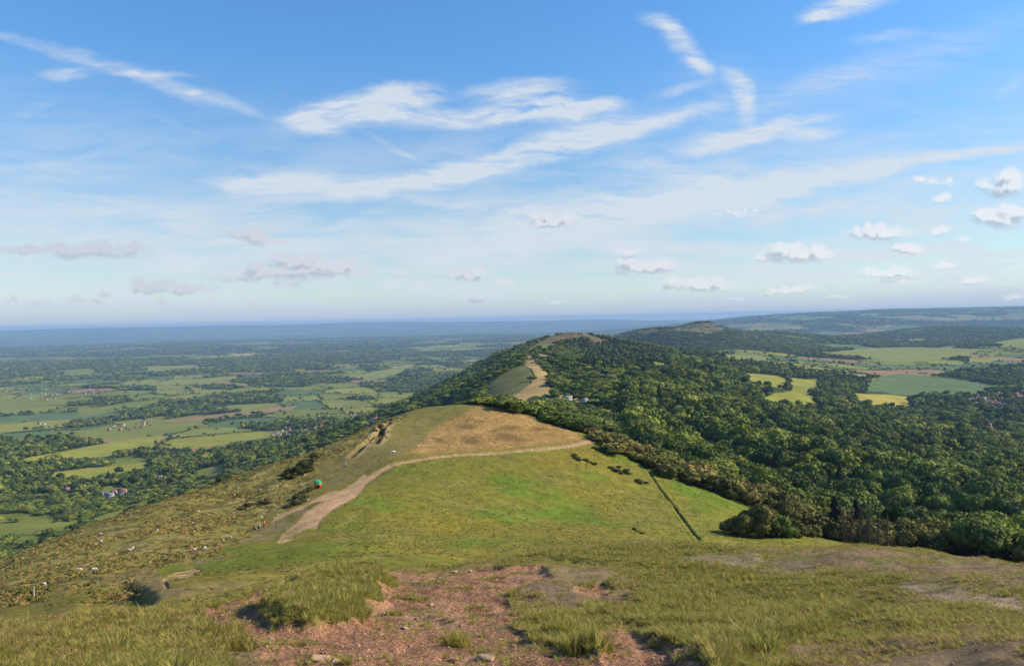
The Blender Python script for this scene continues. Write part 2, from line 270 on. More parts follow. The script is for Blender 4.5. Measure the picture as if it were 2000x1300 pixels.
def nearwood(r, px, py):
    """trees on the right flank start past this line"""
    e = np.interp(px, EDX, EDY)
    return (r > 225) & (py < e) & (px > 900) | (r > 300) & (px > 900)

# ------------------------------------------------------------------ shape details on the terrain
n_ = lambda w, o=3, s=0: fbm(XX, YY, w, o, s)
wx = 7 * fbm(AA * 60, LL * 60, 1., 3, 5) + 9 * fbm(AA * 18, LL * 12, 1., 2, 7); wy = 4 * fbm(AA * 60, LL * 60, 1., 3, 6) + 3 * fbm(AA * 18, LL * 12, 1., 2, 9)
near = RR < 60
soil = np.zeros(RR.shape, np.float32)
soil[near] = polys((PX + wx * 1.6)[near], (PY + wy * 1.5)[near], SOIL)
def blur(m, n=2):
    for _ in range(n):
        m = (np.roll(m, 1, 0) + m * 2 + np.roll(m, -1, 0)) / 4; m = (np.roll(m, 1, 1) + m * 2 + np.roll(m, -1, 1)) / 4
    return m
soil_w = blur(soil, 30); soil_s = sstep(.34, .66, blur(soil, 26) + (.22 * fbm(XX, YY, .4, 4, 19) + .30 * fbm(XX, YY, 1.5, 3, 23)) * (RR < 60)).astype(np.float32)
mid = (RR >= 30) & (RR < 330)
path = np.zeros(RR.shape, np.float32); path[mid] = polys((PX + wx * .15)[mid], (PY + wy * .2)[mid], PATH)
pm = (RR < 60) & (RR > 25); path[pm] = np.maximum(path[pm], polys((PX + wx)[pm], (PY + wy * .6)[pm], PATH[2:]))
pale = np.zeros(RR.shape, np.float32); pale[near] = polys((PX + wx * 3)[near], (PY + wy * 1.2)[near], PALE)
dry = np.zeros(RR.shape, np.float32); dry[near] = polys((PX + wx * 5)[near], (PY + wy * 2)[near], DRY); dry = blur(dry, 12)
lush = np.zeros(RR.shape, np.float32); lush[near] = polys((PX + wx * 4)[near], (PY + wy * 2)[near], LUSH); lush = blur(lush, 12)
mound = np.zeros(RR.shape, np.float32); mm = (RR > 190) & (RR < 300); mound[mm] = inpoly((PX + wx * 1.8)[mm], (PY + wy * .6)[mm], MOUND)
mdark = np.zeros(RR.shape, np.float32)
for cx, cy, a, b in MDARK: mdark += np.exp(-(((PX + wx * 1.2 - cx) / a) ** 2 + ((PY + wy * .8 - cy) / b) ** 2) ** 1.5) * mm
brack = np.zeros(RR.shape, np.float32); bm_ = (RR > 58) & (RR < 420); brack[bm_] = inpoly((PX + wx * 1.2)[bm_], (PY + wy)[bm_], BRACK); brack[(AA < -.20) & (RR > 230) & (RR < 420) & (PX < 760)] = 1; brack = blur(brack, 3)
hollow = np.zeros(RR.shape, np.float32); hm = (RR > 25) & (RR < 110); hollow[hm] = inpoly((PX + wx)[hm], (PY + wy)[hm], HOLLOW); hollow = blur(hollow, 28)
scar = np.zeros(RR.shape, np.float32); scar[hm] = inpoly((PX + wx)[hm], (PY + wy)[hm], SCAR); scar = blur(scar, 6)

BANK = [(515, 1195), (545, 1160), (600, 1135), (660, 1120), (735, 1112), (738, 1140), (712, 1180), (680, 1208), (620, 1222), (560, 1222)]
BANK2 = [(1006, 1125), (1050, 1150), (1050, 1185), (1110, 1215), (1150, 1250), (1190, 1290), (1250, 1330), (1240, 1240), (1190, 1195), (1130, 1165), (1080, 1115)]
bank_s = np.zeros(RR.shape, np.float32); bank_s[near] = inpoly((PX + wx)[near], (PY + wy)[near], BANK); bank_s = blur(bank_s, 40)
bank2_s = np.zeros(RR.shape, np.float32); bank2_s[near] = inpoly((PX + wx)[near], (PY + wy)[near], BANK2); bank2_s = blur(bank2_s, 28)
def ground_smooth(px, py, rmin=1.3, rmax=37000):
    """first point of the smooth ground met by the sight line beyond rmin -> x, y, z, r"""
    a, t = ray(px, py); a = float(a); t = float(t)
    i = int(np.clip(np.searchsorted(AZ, a), 1, NA - 1)); f = (a - AZ[i - 1]) / (AZ[i] - AZ[i - 1])
    col = (ZZ[i - 1] * (1 - f) + ZZ[i] * f) / RR[0]
    k = np.nonzero((col >= t) & (RR[0] > rmin))[0]
    k = int(k[0]) if len(k) else NR - 1
    if k > 0 and col[k - 1] < t: g = (t - col[k - 1]) / (col[k] - col[k - 1]); l = LR[k - 1] + g * (LR[k] - LR[k - 1])
    else: l = LR[k]
    r = math.exp(l); return r * math.sin(a), r * math.cos(a), t * r, r
def seg_dist(pts):
    d = np.full(RR.shape, 1e9, np.float32)
    b = (XX > min(p[0] for p in pts) - 12) & (XX < max(p[0] for p in pts) + 12) & (YY > min(p[1] for p in pts) - 12) & (YY < max(p[1] for p in pts) + 12)
    x = XX[b]; y = YY[b]; dd = np.full(x.shape, 1e9)
    for p, q in zip(pts[:-1], pts[1:]):
        vx, vy = q[0] - p[0], q[1] - p[1]; t = np.clip(((x - p[0]) * vx + (y - p[1]) * vy) / (vx * vx + vy * vy), 0, 1)
        dd = np.minimum(dd, np.hypot(x - p[0] - t * vx, y - p[1] - t * vy))
    d[b] = dd; return d
# ditch down the right of the spur, and the sunken tracks on the left shoulder
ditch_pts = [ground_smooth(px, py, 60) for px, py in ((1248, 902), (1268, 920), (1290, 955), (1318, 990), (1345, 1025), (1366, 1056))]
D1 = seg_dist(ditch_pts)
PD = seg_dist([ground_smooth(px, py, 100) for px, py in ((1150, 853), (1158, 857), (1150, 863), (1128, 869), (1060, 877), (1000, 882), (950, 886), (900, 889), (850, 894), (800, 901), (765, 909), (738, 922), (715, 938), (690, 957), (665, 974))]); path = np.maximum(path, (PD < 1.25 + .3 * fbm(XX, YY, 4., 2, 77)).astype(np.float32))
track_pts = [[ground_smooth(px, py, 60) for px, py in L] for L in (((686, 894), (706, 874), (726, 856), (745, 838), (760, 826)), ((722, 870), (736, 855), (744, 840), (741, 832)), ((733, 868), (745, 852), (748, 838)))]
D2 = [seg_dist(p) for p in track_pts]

Zb = ZZ.copy()
r_ = RR
Zb += (-.075 * blur(soil, 18) + .03 * soil_w * (1 - soil_s)) * sstep(3, 7, r_)
Zb += sstep(1.5, 5, r_) * sstep(120, 40, r_) * (.05 * n_(.55, 3, 1) + .10 * n_(2.3, 3, 2)) * (1 + .5 * (soil_s < .3))
Zb += soil_s * (.035 * n_(.16, 3, 4)) * (r_ < 40)
Zb += lush * .08 * (r_ < 40) + (bank_s * .12 + bank2_s * .03) * (r_ < 40)
Zb += sstep(25, 60, r_) * sstep(400, 250, r_) * (.30 * n_(7., 3, 12) + .45 * n_(22., 2, 13) + .10 * n_(1.6, 2, 14))
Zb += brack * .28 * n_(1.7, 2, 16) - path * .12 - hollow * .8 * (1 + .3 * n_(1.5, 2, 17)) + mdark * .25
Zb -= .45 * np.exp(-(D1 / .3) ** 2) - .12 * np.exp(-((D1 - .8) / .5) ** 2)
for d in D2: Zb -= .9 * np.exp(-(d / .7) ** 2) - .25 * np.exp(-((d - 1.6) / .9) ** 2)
wr_ = sstep(260, 420, r_)
rt = sstep(.02, .10, AA)
Zb += wr_ * sstep(3000, 1800, r_) * rt * (20 * n_(230., 3, 31) * sstep(300, 700, r_) + 2.5 * n_(60., 2, 32)) * (1 - .85 * sstep(1200, 1080, PX) * sstep(650, 720, r_))
ga_ = sstep(.20, .28, AA); Zb -= ga_ * 32 * np.exp(-((LL - math.log(470) - .12 * np.sin(AA * 9)) / .13) ** 2); Zb += ga_ * 14 * np.exp(-((LL - math.log(690) - .1 * np.sin(AA * 14)) / .12) ** 2) - ga_ * 22 * np.exp(-((LL - math.log(930) - .15 * np.sin(AA * 11)) / .14) ** 2)
Zb += sstep(900, 2500, r_) * (5 * n_(700., 3, 33) * (1 - (PX > 900) * sstep(3000, 2600, r_)) + 22 * n_(4200., 3, 34) * sstep(4000, 12000, r_))
Zb += sstep(9000, 20000, r_) * 30 * n_(9000., 3, 36)
T_ = Zb / RR
MX = np.maximum.accumulate(T_, axis=1)          # horizon angle along each bearing, for leaving out what no one can see

def zat(x, y):
    x = np.asarray(x, float); y = np.asarray(y, float); r = np.hypot(x, y); a = np.arctan2(x, y)
    return interp2(AZ, LR, Zb, a, np.log(np.maximum(r, 1.21)))
def seen(x, y, h):
    r = np.hypot(x, y); a = np.arctan2(x, y); l = np.log(r)
    i = np.clip(np.searchsorted(AZ, a), 0, NA - 1); j = np.clip(((l - LR[0]) / (LR[1] - LR[0])).astype(int) - 3, 0, NR - 1)
    z = Zb[i, np.clip(j + 3, 0, NR - 1)]
    return (z + h) / r >= MX[i, j] - 1e-5
def hit(px, py, rmin=1.3):
    """first real ground point on a sight line"""
    a, t = ray(px, py); a = float(a); t = float(t)
    i = int(np.clip(np.searchsorted(AZ, a), 1, NA - 1))
    k = np.nonzero((T_[i] >= t) & (RR[i] > rmin))[0]; k = int(k[0]) if len(k) else NR - 1
    r = RR[i, k]; x, y = r * math.sin(a), r * math.cos(a)
    return x, y, float(zat(x, y))

# ------------------------------------------------------------------ colour of the ground (albedo only)
def mix(a, b, t): return a * (1 - t[..., None]) + np.asarray(b, np.float32) * t[..., None]
C = np.zeros(RR.shape + (3,), np.float32)
N1 = n_(14., 4, 41); N2 = n_(3., 3, 42); N3 = n_(45., 3, 43); N4 = n_(.9, 3, 44)
C[:] = (.185, .155, .030)
C = mix(C, (.130, .155, .018), sstep(-.15, .30, N3 + .4 * N1))
C = mix(C, (.215, .165, .070), sstep(.02, .35, -N1 * .7 + .5 * N2 - .1))
# brighter green flank below the path
fl = inpoly(PX, PY, [(640, 1000), (700, 965), (760, 915), (900, 893), (1150, 868), (1250, 900), (1450, 985), (1600, 1060), (1500, 1090), (700, 1100), (640, 1060)]) & (RR > 95) & (RR < 330)
flm = blur(fl.astype(np.float32), 8)
C = mix(C, (.165, .168, .024), flm * .75)
C = mix(C, (.112, .175, .018), flm * sstep(-.1, .35, N1 + .5 * n_(30., 2, 45)) * .85)
C = mix(C, (.235, .180, .028), flm * sstep(-.05, .4, n_(26., 3, 46) + .2 * N2) * .8)
lv = inpoly(PX, PY, [(1120, 1090), (1250, 1040), (1440, 990), (1600, 1060), (1500, 1095)]) & (RR > 95) & (RR < 330)
C = mix(C, (.20, .20, .03), blur(lv.astype(np.float32), 10) * .5)
C = C * (1 + (.20 * n_(.8, 3, 58) + .16 * n_(2.4, 2, 59)) * (RR < 330) * (RR > 34))[..., None]
# worn shoulder around the summit path
sh = inpoly(PX, PY, [(640, 960), (620, 905), (700, 880), (790, 800), (930, 788), (1000, 798), (900, 810), (820, 880), (740, 905), (690, 935)]) & (RR > 150) & (RR < 310)
C = mix(C, (.205, .165, .062), blur(sh.astype(np.float32), 6) * (.55 + .4 * N1))
C = mix(C, (.40, .235, .075), blur(mound, 5) * (.86 + .14 * N1))
C = mix(C, (.24, .18, .05), mound * sstep(.1, .5, n_(5., 3, 55) - .3 * N1) * .6)
C = mix(C, (.47, .30, .12), mound * sstep(.1, .5, N2 + N1 * .3) * .7)
C = mix(C, (.13, .085, .032), np.clip(mdark, 0, 1) * .8)
C = mix(C, (.215, .178, .045), brack)
C = mix(C, (.30, .23, .08), brack * sstep(.0, .45, n_(4., 3, 47) + .3 * N1) * .8)
C = mix(C, (.06, .06, .022), brack * sstep(.05, .4, -n_(2.6, 3, 48)) * .7)
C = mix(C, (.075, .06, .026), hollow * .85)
C = mix(C, (.22, .155, .075), scar * .8)
TK = np.minimum(seg_dist([ground_smooth(px, py, 90) for px, py in ((655, 968), (760, 963), (860, 976), (960, 1000), (1060, 1020), (1180, 1054))]), seg_dist([ground_smooth(px, py, 90) for px, py in ((668, 1062), (664, 1035), (682, 1008), (720, 985))]))
C = mix(C, (.27, .20, .06), np.exp(-(TK / .7) ** 2) * .5)
C = mix(C, (.46, .29, .155), blur(path, 1) * (.95 - .7 * sstep(1000, 1050, PY) * (PX < 700) * sstep(-.25, .25, n_(2.2, 3, 57))))
C = mix(C, (.22, .18, .08), path * sstep(.15, .5, N2) * .4)
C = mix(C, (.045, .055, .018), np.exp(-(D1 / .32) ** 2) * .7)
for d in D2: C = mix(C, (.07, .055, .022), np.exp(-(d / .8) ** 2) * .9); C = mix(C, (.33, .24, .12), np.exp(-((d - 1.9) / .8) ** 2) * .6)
# foreground
fg = sstep(60, 34, RR)
F = np.zeros_like(C); F[:] = (.19, .165, .040)
F = mix(F, (.25, .18, .075), sstep(-.1, .4, N4 + .5 * N2))
F = mix(F, (.14, .155, .028), lush * .8)
F = mix(F, (.235, .160, .098), dry * (.75 + .25 * N2))
F = mix(F, (.16, .18, .035), dry * sstep(.1, .5, n_(1.3, 3, 49)) * .8)
F = mix(F, (.38, .28, .20), blur(pale, 4) * (.45 + .5 * N4).clip(0, 1))
F = mix(F, (.385, .205, .115), soil_s)
F = mix(F, (.46, .28, .17), soil_s * sstep(.05, .5, n_(.7, 4, 51)) * .75)
F = mix(F, (.17, .085, .05), soil_s * sstep(.1, .5, n_(.35, 3, 52)) * .6)
F = mix(F, (.20, .17, .06), soil_s * sstep(.2, .55, n_(1.1, 3, 53) + .25 * sstep(9.5, 15, RR)) * .8)
C = C * (1 - fg[..., None]) + F * fg[..., None]
# woods, plain and hills
fm = RR > 300
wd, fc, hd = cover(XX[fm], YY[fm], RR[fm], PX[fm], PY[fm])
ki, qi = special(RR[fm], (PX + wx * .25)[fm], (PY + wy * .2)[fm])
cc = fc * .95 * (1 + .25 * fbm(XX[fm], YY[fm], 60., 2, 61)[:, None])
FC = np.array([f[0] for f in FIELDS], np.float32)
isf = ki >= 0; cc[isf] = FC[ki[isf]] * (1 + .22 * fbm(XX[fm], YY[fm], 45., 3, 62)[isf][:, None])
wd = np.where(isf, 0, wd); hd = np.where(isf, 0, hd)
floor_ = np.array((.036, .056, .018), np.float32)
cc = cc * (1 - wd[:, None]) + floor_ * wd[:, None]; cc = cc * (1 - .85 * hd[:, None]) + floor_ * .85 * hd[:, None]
# past the reach of single trees the woods are only a darker ground
fr = sstep(11000, 20000, RR[fm])[:, None]; bl = sstep(-.35, .3, fbm(XX[fm], YY[fm], 500., 4, 63))[:, None]
cc = cc * (1 - fr) + (cc * .55 + (np.array((.12, .17, .06)) * bl + np.array((.035, .06, .02)) * (1 - bl)) * .45) * fr
for q, c in ((1, (.135, .140, .042)), (2, (.33, .235, .09)), (3, (.15, .115, .05)), (4, (.12, .18, .04)), (5, (.115, .105, .05)), (6, (.10, .10, .05))): cc[qi == q] = np.array(c) * (1 + .3 * fbm(XX[fm], YY[fm], 30., 3, 64)[qi == q][:, None])
cc = cc.astype(np.float32)
tr = sstep(300, 340, RR[fm])[:, None]
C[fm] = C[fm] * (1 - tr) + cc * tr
# the ground under the first trees of the right flank
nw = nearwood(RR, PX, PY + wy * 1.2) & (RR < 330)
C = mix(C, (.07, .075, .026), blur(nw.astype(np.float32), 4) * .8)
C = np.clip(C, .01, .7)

# ------------------------------------------------------------------ node helpers
def new_mat(name):
    m = bpy.data.materials.new(name); m.use_nodes = True; m.node_tree.nodes.clear(); return m, m.node_tree
def N(nt, t, ins=None, **kw):
    n = nt.nodes.new(t)
    for k, v in kw.items(): setattr(n, k, v)
    for k, v in (ins or {}).items():
        if isinstance(v, bpy.types.NodeSocket): nt.links.new(v, n.inputs[k])
        else: n.inputs[k].default_value = v
    return n
def bsdf_out(nt, col, rough=.9, normal=None, transl=None, spec=.2):
    b = N(nt, 'ShaderNodeBsdfPrincipled', {'Base Color': col, 'Roughness': rough, 'Specular IOR Level': spec})
    if normal: nt.links.new(normal, b.inputs['Normal'])
    o = N(nt, 'ShaderNodeOutputMaterial'); s = b.outputs[0]
    if transl:
        t = N(nt, 'ShaderNodeBsdfTranslucent', {'Color': col}); s = N(nt, 'ShaderNodeMixShader', {0: transl, 1: b.outputs[0], 2: t.outputs[0]}).outputs[0]
    nt.links.new(s, o.inputs[0]); return b
def mathn(nt, op, a, b=0.0, c=0.0, clamp=False):
    n = N(nt, 'ShaderNodeMath', {0: a, 1: b, 2: c}, operation=op); n.use_clamp = clamp; return n.outputs[0]
def plain_mat(name, col, rough=.8, var=.12, scale=6., spec=.25, metal=0.):
    m, nt = new_mat(name)
    tc = N(nt, 'ShaderNodeTexCoord'); nz = N(nt, 'ShaderNodeTexNoise', {'Vector': tc.outputs['Object'], 'Scale': scale, 'Detail': 4.})
    r = N(nt, 'ShaderNodeMapRange', {0: nz.outputs[0], 3: 1 - var, 4: 1 + var})
    c = N(nt, 'ShaderNodeVectorMath', {0: tuple(col), 1: r.outputs[0]}, operation='MULTIPLY')
    bsdf_out(nt, c.outputs[0], rough, spec=spec).inputs['Metallic'].default_value = metal; return m

# ground material: the map of the ground times fine noise at three sizes, with bump
MG, nt = new_mat('hill_ground')
at = N(nt, 'ShaderNodeAttribute', attribute_name='ground_colour'); tex = N(nt, 'ShaderNodeTexCoord')
sp = N(nt, 'ShaderNodeAttribute', attribute_name='grain')
va = None
for i, (sc, lo, hi) in enumerate(((28., .62, 1.42), (2.2, .72, 1.3), (.33, .82, 1.2))):
    nz = N(nt, 'ShaderNodeTexNoise', {'Vector': tex.outputs['Object'], 'Scale': sc, 'Detail': 5., 'Roughness': .62})
    r = N(nt, 'ShaderNodeMapRange', {0: nz.outputs[0], 1: .3, 2: .7, 3: lo, 4: hi})
    va = r.outputs[0] if va is None else mathn(nt, 'MULTIPLY', va, r.outputs[0])
cm = N(nt, 'ShaderNodeVectorMath', {0: at.outputs['Color'], 1: va}, operation='MULTIPLY')
vor = N(nt, 'ShaderNodeTexVoronoi', {'Vector': tex.outputs['Object'], 'Scale': 22.})
peb = N(nt, 'ShaderNodeMapRange', {0: vor.outputs['Distance'], 1: .12, 2: .5, 3: 1.35, 4: .72})
pebc = N(nt, 'ShaderNodeVectorMath', {0: cm.outputs[0], 1: peb.outputs[0]}, operation='MULTIPLY')
fin = N(nt, 'ShaderNodeMix', {0: sp.outputs['Fac'], 6: cm.outputs[0], 7: pebc.outputs[0]}, data_type='RGBA')
b1 = N(nt, 'ShaderNodeTexNoise', {'Vector': tex.outputs['Object'], 'Scale': 9., 'Detail': 8., 'Roughness': .7})
bp = N(nt, 'ShaderNodeBump', {'Strength': .8, 'Distance': .12, 'Height': b1.outputs[0]})
bsdf_out(nt, fin.outputs[2], .95, bp.outputs[0], spec=.08)

def grid_mesh(name, X, Y, Z, colr, extra=None):
    """a height field sheet; the outermost rows stay open"""
    a, b = X.shape; me = bpy.data.meshes.new(name)
    v = np.stack([X, Y, Z], -1).reshape(-1, 3).astype(np.float32)
    i = np.arange(a * b, dtype=np.int32).reshape(a, b)
    q = np.stack([i[:-1, :-1], i[:-1, 1:], i[1:, 1:], i[1:, :-1]], -1).reshape(-1, 4)
    q = q[:, ::-1]
    me.vertices.add(len(v)); me.vertices.foreach_set('co', v.ravel())
    me.loops.add(q.size); me.loops.foreach_set('vertex_index', q.ravel())
    me.polygons.add(len(q)); me.polygons.foreach_set('loop_start', np.arange(0, q.size, 4, dtype=np.int32)); me.polygons.foreach_set('loop_total', np.full(len(q), 4, np.int32))
    me.update(calc_edges=True)
    at = me.attributes.new('ground_colour', 'FLOAT_COLOR', 'POINT'); c4 = np.ones((len(v), 4), np.float32); c4[:, :3] = colr.reshape(-1, 3); at.data.foreach_set('color', c4.ravel())
    for k, arr in (extra or {}).items():
        t = me.attributes.new(k, 'FLOAT', 'POINT'); t.data.foreach_set('value', arr.ravel().astype(np.float32))
    me.polygons.foreach_set('use_smooth', np.ones(len(q), bool)); return me
def struct(o, **kw):
    o['kind'] = kw.pop('kind', 'structure')
    for k, v in kw.items(): o[k] = v
    return o
Zw = Zb + CAMZ
# one sheet for the hill top and its middle distance, and one for the plain, sharing the ring where they meet
JR = int(np.searchsorted(LR, math.log(330)))
for nm, sl in (('hill_ground', slice(0, JR + 1)), ('valley_ground', slice(JR, NR))):
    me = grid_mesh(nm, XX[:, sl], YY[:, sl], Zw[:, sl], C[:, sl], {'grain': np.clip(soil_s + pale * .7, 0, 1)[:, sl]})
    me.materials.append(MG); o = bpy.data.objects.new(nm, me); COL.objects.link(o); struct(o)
# the small disc under the photographer's feet
me = bpy.data.meshes.new('summit_ground'); ring = [(XX[i, 0], YY[i, 0], Zw[i, 0]) for i in range(0, NA)]
me.from_pydata([(0, 0, CAMZ - EYE)] + ring, [], [(0, i + 1, i) for i in range(1, NA)]); me.materials.append(MG)
a_ = me.attributes.new('ground_colour', 'FLOAT_COLOR', 'POINT'); a_.data.foreach_set('color', np.tile((.285, .158, .112, 1), NA + 1).astype(np.float32)); a_ = me.attributes.new('grain', 'FLOAT', 'POINT'); a_.data.foreach_set('value', np.ones(NA + 1, np.float32))
o = bpy.data.objects.new('summit_ground', me); COL.objects.link(o); struct(o)

cam = bpy.data.cameras.new('camera'); co = bpy.data.objects.new('camera', cam); COL.objects.link(co); S.camera = co
cam.sensor_width = 36; cam.lens = 36 * FPX / 2000; cam.clip_start = .2; cam.clip_end = 200000
M3 = Matrix((tuple(CR), tuple(CU), tuple(-F0))).transposed(); co.matrix_world = Matrix.Translation((0, 0, CAMZ)) @ M3.to_4x4()
# ------------------------------------------------------------------ mesh helpers
def link(name, me, parent=None, mat=None):
    o = bpy.data.objects.new(name, me); COL.objects.link(o)
    if mat is not None and me is not None and not me.materials: me.materials.append(mat)
    if parent is not None: o.parent = parent
    return o
def empty(name, loc, rz=0., s=1.):
    o = bpy.data.objects.new(name, None); COL.objects.link(o); o.location = loc; o.rotation_euler = (0, 0, rz); o.scale = (s, s, s); o.empty_display_size = .3; return o
def tag(o, label, cat, group=None):
    o['label'] = label; o['category'] = cat
    if group: o['group'] = group
    return o
def copy_tree(o, parent=None):
    c = o.copy(); COL.objects.link(c); c.parent = parent
    for ch in [k for k in o.children]: copy_tree(ch, c)
    return c
def np_mesh(name, v, faces_list, tint=None, smooth=False):
    """faces_list: list of int arrays (n,3) or (n,4)"""
    me = bpy.data.meshes.new(name); v = np.asarray(v, np.float32)
    me.vertices.add(len(v)); me.vertices.foreach_set('co', v.ravel())
    lo = np.concatenate([f.ravel() for f in faces_list]); tot = np.concatenate([np.full(len(f), f.shape[1], np.int32) for f in faces_list])
    st = np.r_[0, np.cumsum(tot)[:-1]].astype(np.int32)
    me.loops.add(len(lo)); me.loops.foreach_set('vertex_index', lo.astype(np.int32)); me.polygons.add(len(tot)); me.polygons.foreach_set('loop_start', st); me.polygons.foreach_set('loop_total', tot)
    me.update(calc_edges=True)
    if tint is not None:
        a = me.attributes.new('tint', 'FLOAT', 'POINT'); a.data.foreach_set('value', np.asarray(tint, np.float32))
    if smooth: me.polygons.foreach_set('use_smooth', np.ones(len(tot), bool))
    return me
def ico(sub):
    bm = bmesh.new(); bmesh.ops.create_icosphere(bm, subdivisions=sub, radius=1)
    v = np.array([x.co[:] for x in bm.verts]); f = np.array([[q.index for q in p.verts] for p in bm.faces]); bm.free(); return v, f
ICO = {k: ico(k) for k in (1, 2, 3)}
def tube(pts, rad, n=6):
    """tapered tube through pts -> verts, quads"""
    pts = [Vector(p) for p in pts]; V_ = []; Q = []
    for i, p in enumerate(pts):
        d = (pts[min(i + 1, len(pts) - 1)] - pts[max(i - 1, 0)]).normalized(); a = d.orthogonal().normalized(); b = d.cross(a)
        for k in range(n): t = 2 * math.pi * k / n; V_.append(p + (a * math.cos(t) + b * math.sin(t)) * rad[i])
    for i in range(len(pts) - 1):
        for k in range(n): Q.append((i * n + k, i * n + (k + 1) % n, (i + 1) * n + (k + 1) % n, (i + 1) * n + k))
    return np.array([v[:] for v in V_]), np.array(Q)
class Acc:
    def __init__(s): s.v = []; s.f3 = []; s.f4 = []; s.t = []; s.n = 0
    def add(s, v, f, tint=.5):
        f = np.asarray(f) + s.n; v = np.asarray(v, float); s.v.append(v); s.n += len(v)
        (s.f4 if f.shape[1] == 4 else s.f3).append(f); s.t.append(np.broadcast_to(np.asarray(tint, float), (len(v),)))
    def mesh(s, name, smooth=False):
        fl = [np.concatenate(x) for x in (s.f3, s.f4) if x]
        return np_mesh(name, np.concatenate(s.v), fl, np.concatenate(s.t), smooth)
def cards(R, P, Nn, size, jit=.6, asp=1.):
    """leaf-sized quads at P facing about Nn"""
    n = len(P); d = Nn + R.normal(size=(n, 3)) * jit; d /= np.linalg.norm(d, axis=1)[:, None]
    a = np.cross(d, R.normal(size=(n, 3))); a /= np.linalg.norm(a, axis=1)[:, None]; b = np.cross(d, a)
    s = size * R.uniform(.6, 1.3, (n, 1)); a = a * s; b = b * s * asp
    v = np.stack([P - a - b * .6, P + a * .8 - b, P + a + b * .7, P - a * .7 + b], 1).reshape(-1, 3)
    f = np.arange(4 * n).reshape(n, 4); return v, f
def crown(seed, w=.5, lobes=14, ncard=600, cs=.07, core=1, low=.22, top=1., shape='round'):
    """a crown about 1 m tall (base at z=low) made of clumps, each with a dark core and a skin of leaf faces"""
    R = np.random.default_rng(seed); A = Acc(); L = []
    for i in range(lobes):
        if shape == 'round':
            u = R.normal(size=3); u /= np.linalg.norm(u); u[2] = abs(u[2]) * .95 - .25 if R.random() < .75 else u[2] * .5
            k = R.uniform(.45, .72); c = np.array([u[0] * w * k, u[1] * w * k, low + (top - low) * (.42 + .40 * u[2])]); rr = R.uniform(.26, .42) * w
        else:
            h = (i + .5) / lobes; a = R.uniform(0, 6.3); q = w * (1 - h) * .55
            c = np.array([math.cos(a) * q, math.sin(a) * q, low + (top - low) * h * .95]); rr = w * (.2 + .62 * (1 - h)) * R.uniform(.7, 1)
        L.append((c, rr, R.uniform(0, 1)))
    if shape == 'round': L.append((np.array([0, 0, low + (top - low) * .45]), w * .55, .4))
    iv, if_ = ICO[core]
    for c, rr, t in L:
        d = 1 + .18 * R.normal(size=len(iv)); v = c + iv * (rr * .88 * d)[:, None] * (1, 1, .85 if shape == 'round' else 1.15)
        A.add(v, if_, t * .8)
    tot = sum(rr * rr for _, rr, _ in L)
    for c, rr, t in L:
        m = max(6, int(ncard * rr * rr / tot)); u = R.normal(size=(m, 3)); u /= np.linalg.norm(u, axis=1)[:, None]
        P = c + u * (rr * R.uniform(.86, 1.16, (m, 1))) * (1, 1, .88 if shape == 'round' else 1.2)
        keep = np.ones(m, bool)
        for c2, r2, _ in L:
            if c2 is c: continue
            keep &= np.linalg.norm(P - c2, axis=1) > r2 * .82
        P = P[keep]; u = u[keep]
        if len(P): v, f = cards(R, P, u, cs, .55); A.add(v, f, np.repeat(np.clip(t + R.normal(size=len(P)) * .16, 0, 1), 4))
    return A
def trunk(seed, h=.5, r=.035, limbs=4, reach=.25):
    R = random.Random(seed); A = Acc(); b = R.uniform(-.03, .03)
    v, f = tube([(0, 0, -.12), (b * .3, 0, h * .4), (b, b, h), (b * 1.3, b, h * 1.5)], [r * 1.5, r, r * .75, r * .3]); A.add(v, f)
    for i in range(limbs):
        a = R.uniform(0, 6.28); z = h * R.uniform(.5, 1.); q = reach * R.uniform(.6, 1.1)
        v, f = tube([(b * z, 0, z), (math.cos(a) * q * .5, math.sin(a) * q * .5, z + q * .45), (math.cos(a) * q, math.sin(a) * q, z + q)], [r * .5, r * .32, r * .1], 5); A.add(v, f)
    return A
def twig_tree(seed, w=.26, n=90):
    """nearly bare larch: a straight stem with many thin drooping side branches"""
    R = random.Random(seed); A = Acc(); v, f = tube([(0, 0, -.1), (0, 0, .5), (.01, 0, 1.)], [.022, .014, .003]); A.add(v, f, .2)
    for i in range(n):
        h = .12 + .86 * i / n; a = R.uniform(0, 6.28); q = w * (1.05 - h) * R.uniform(.6, 1.15)
        v, f = tube([(0, 0, h), (math.cos(a) * q * .6, math.sin(a) * q * .6, h + .02), (math.cos(a) * q, math.sin(a) * q, h - .02)], [.006, .004, .002], 3); A.add(v, f, R.random())
    R2 = np.random.default_rng(seed); m = 380; h = R2.uniform(.15, .97, m); a = R2.uniform(0, 6.28, m); q = w * (1.05 - h) * R2.uniform(.2, 1.05, m)
    P = np.stack([np.cos(a) * q, np.sin(a) * q, h], 1); v, f = cards(R2, P, R2.normal(size=(m, 3)), .012, 1., .5); A.add(v, f, np.repeat(R2.uniform(0, 1, m), 4)); return A

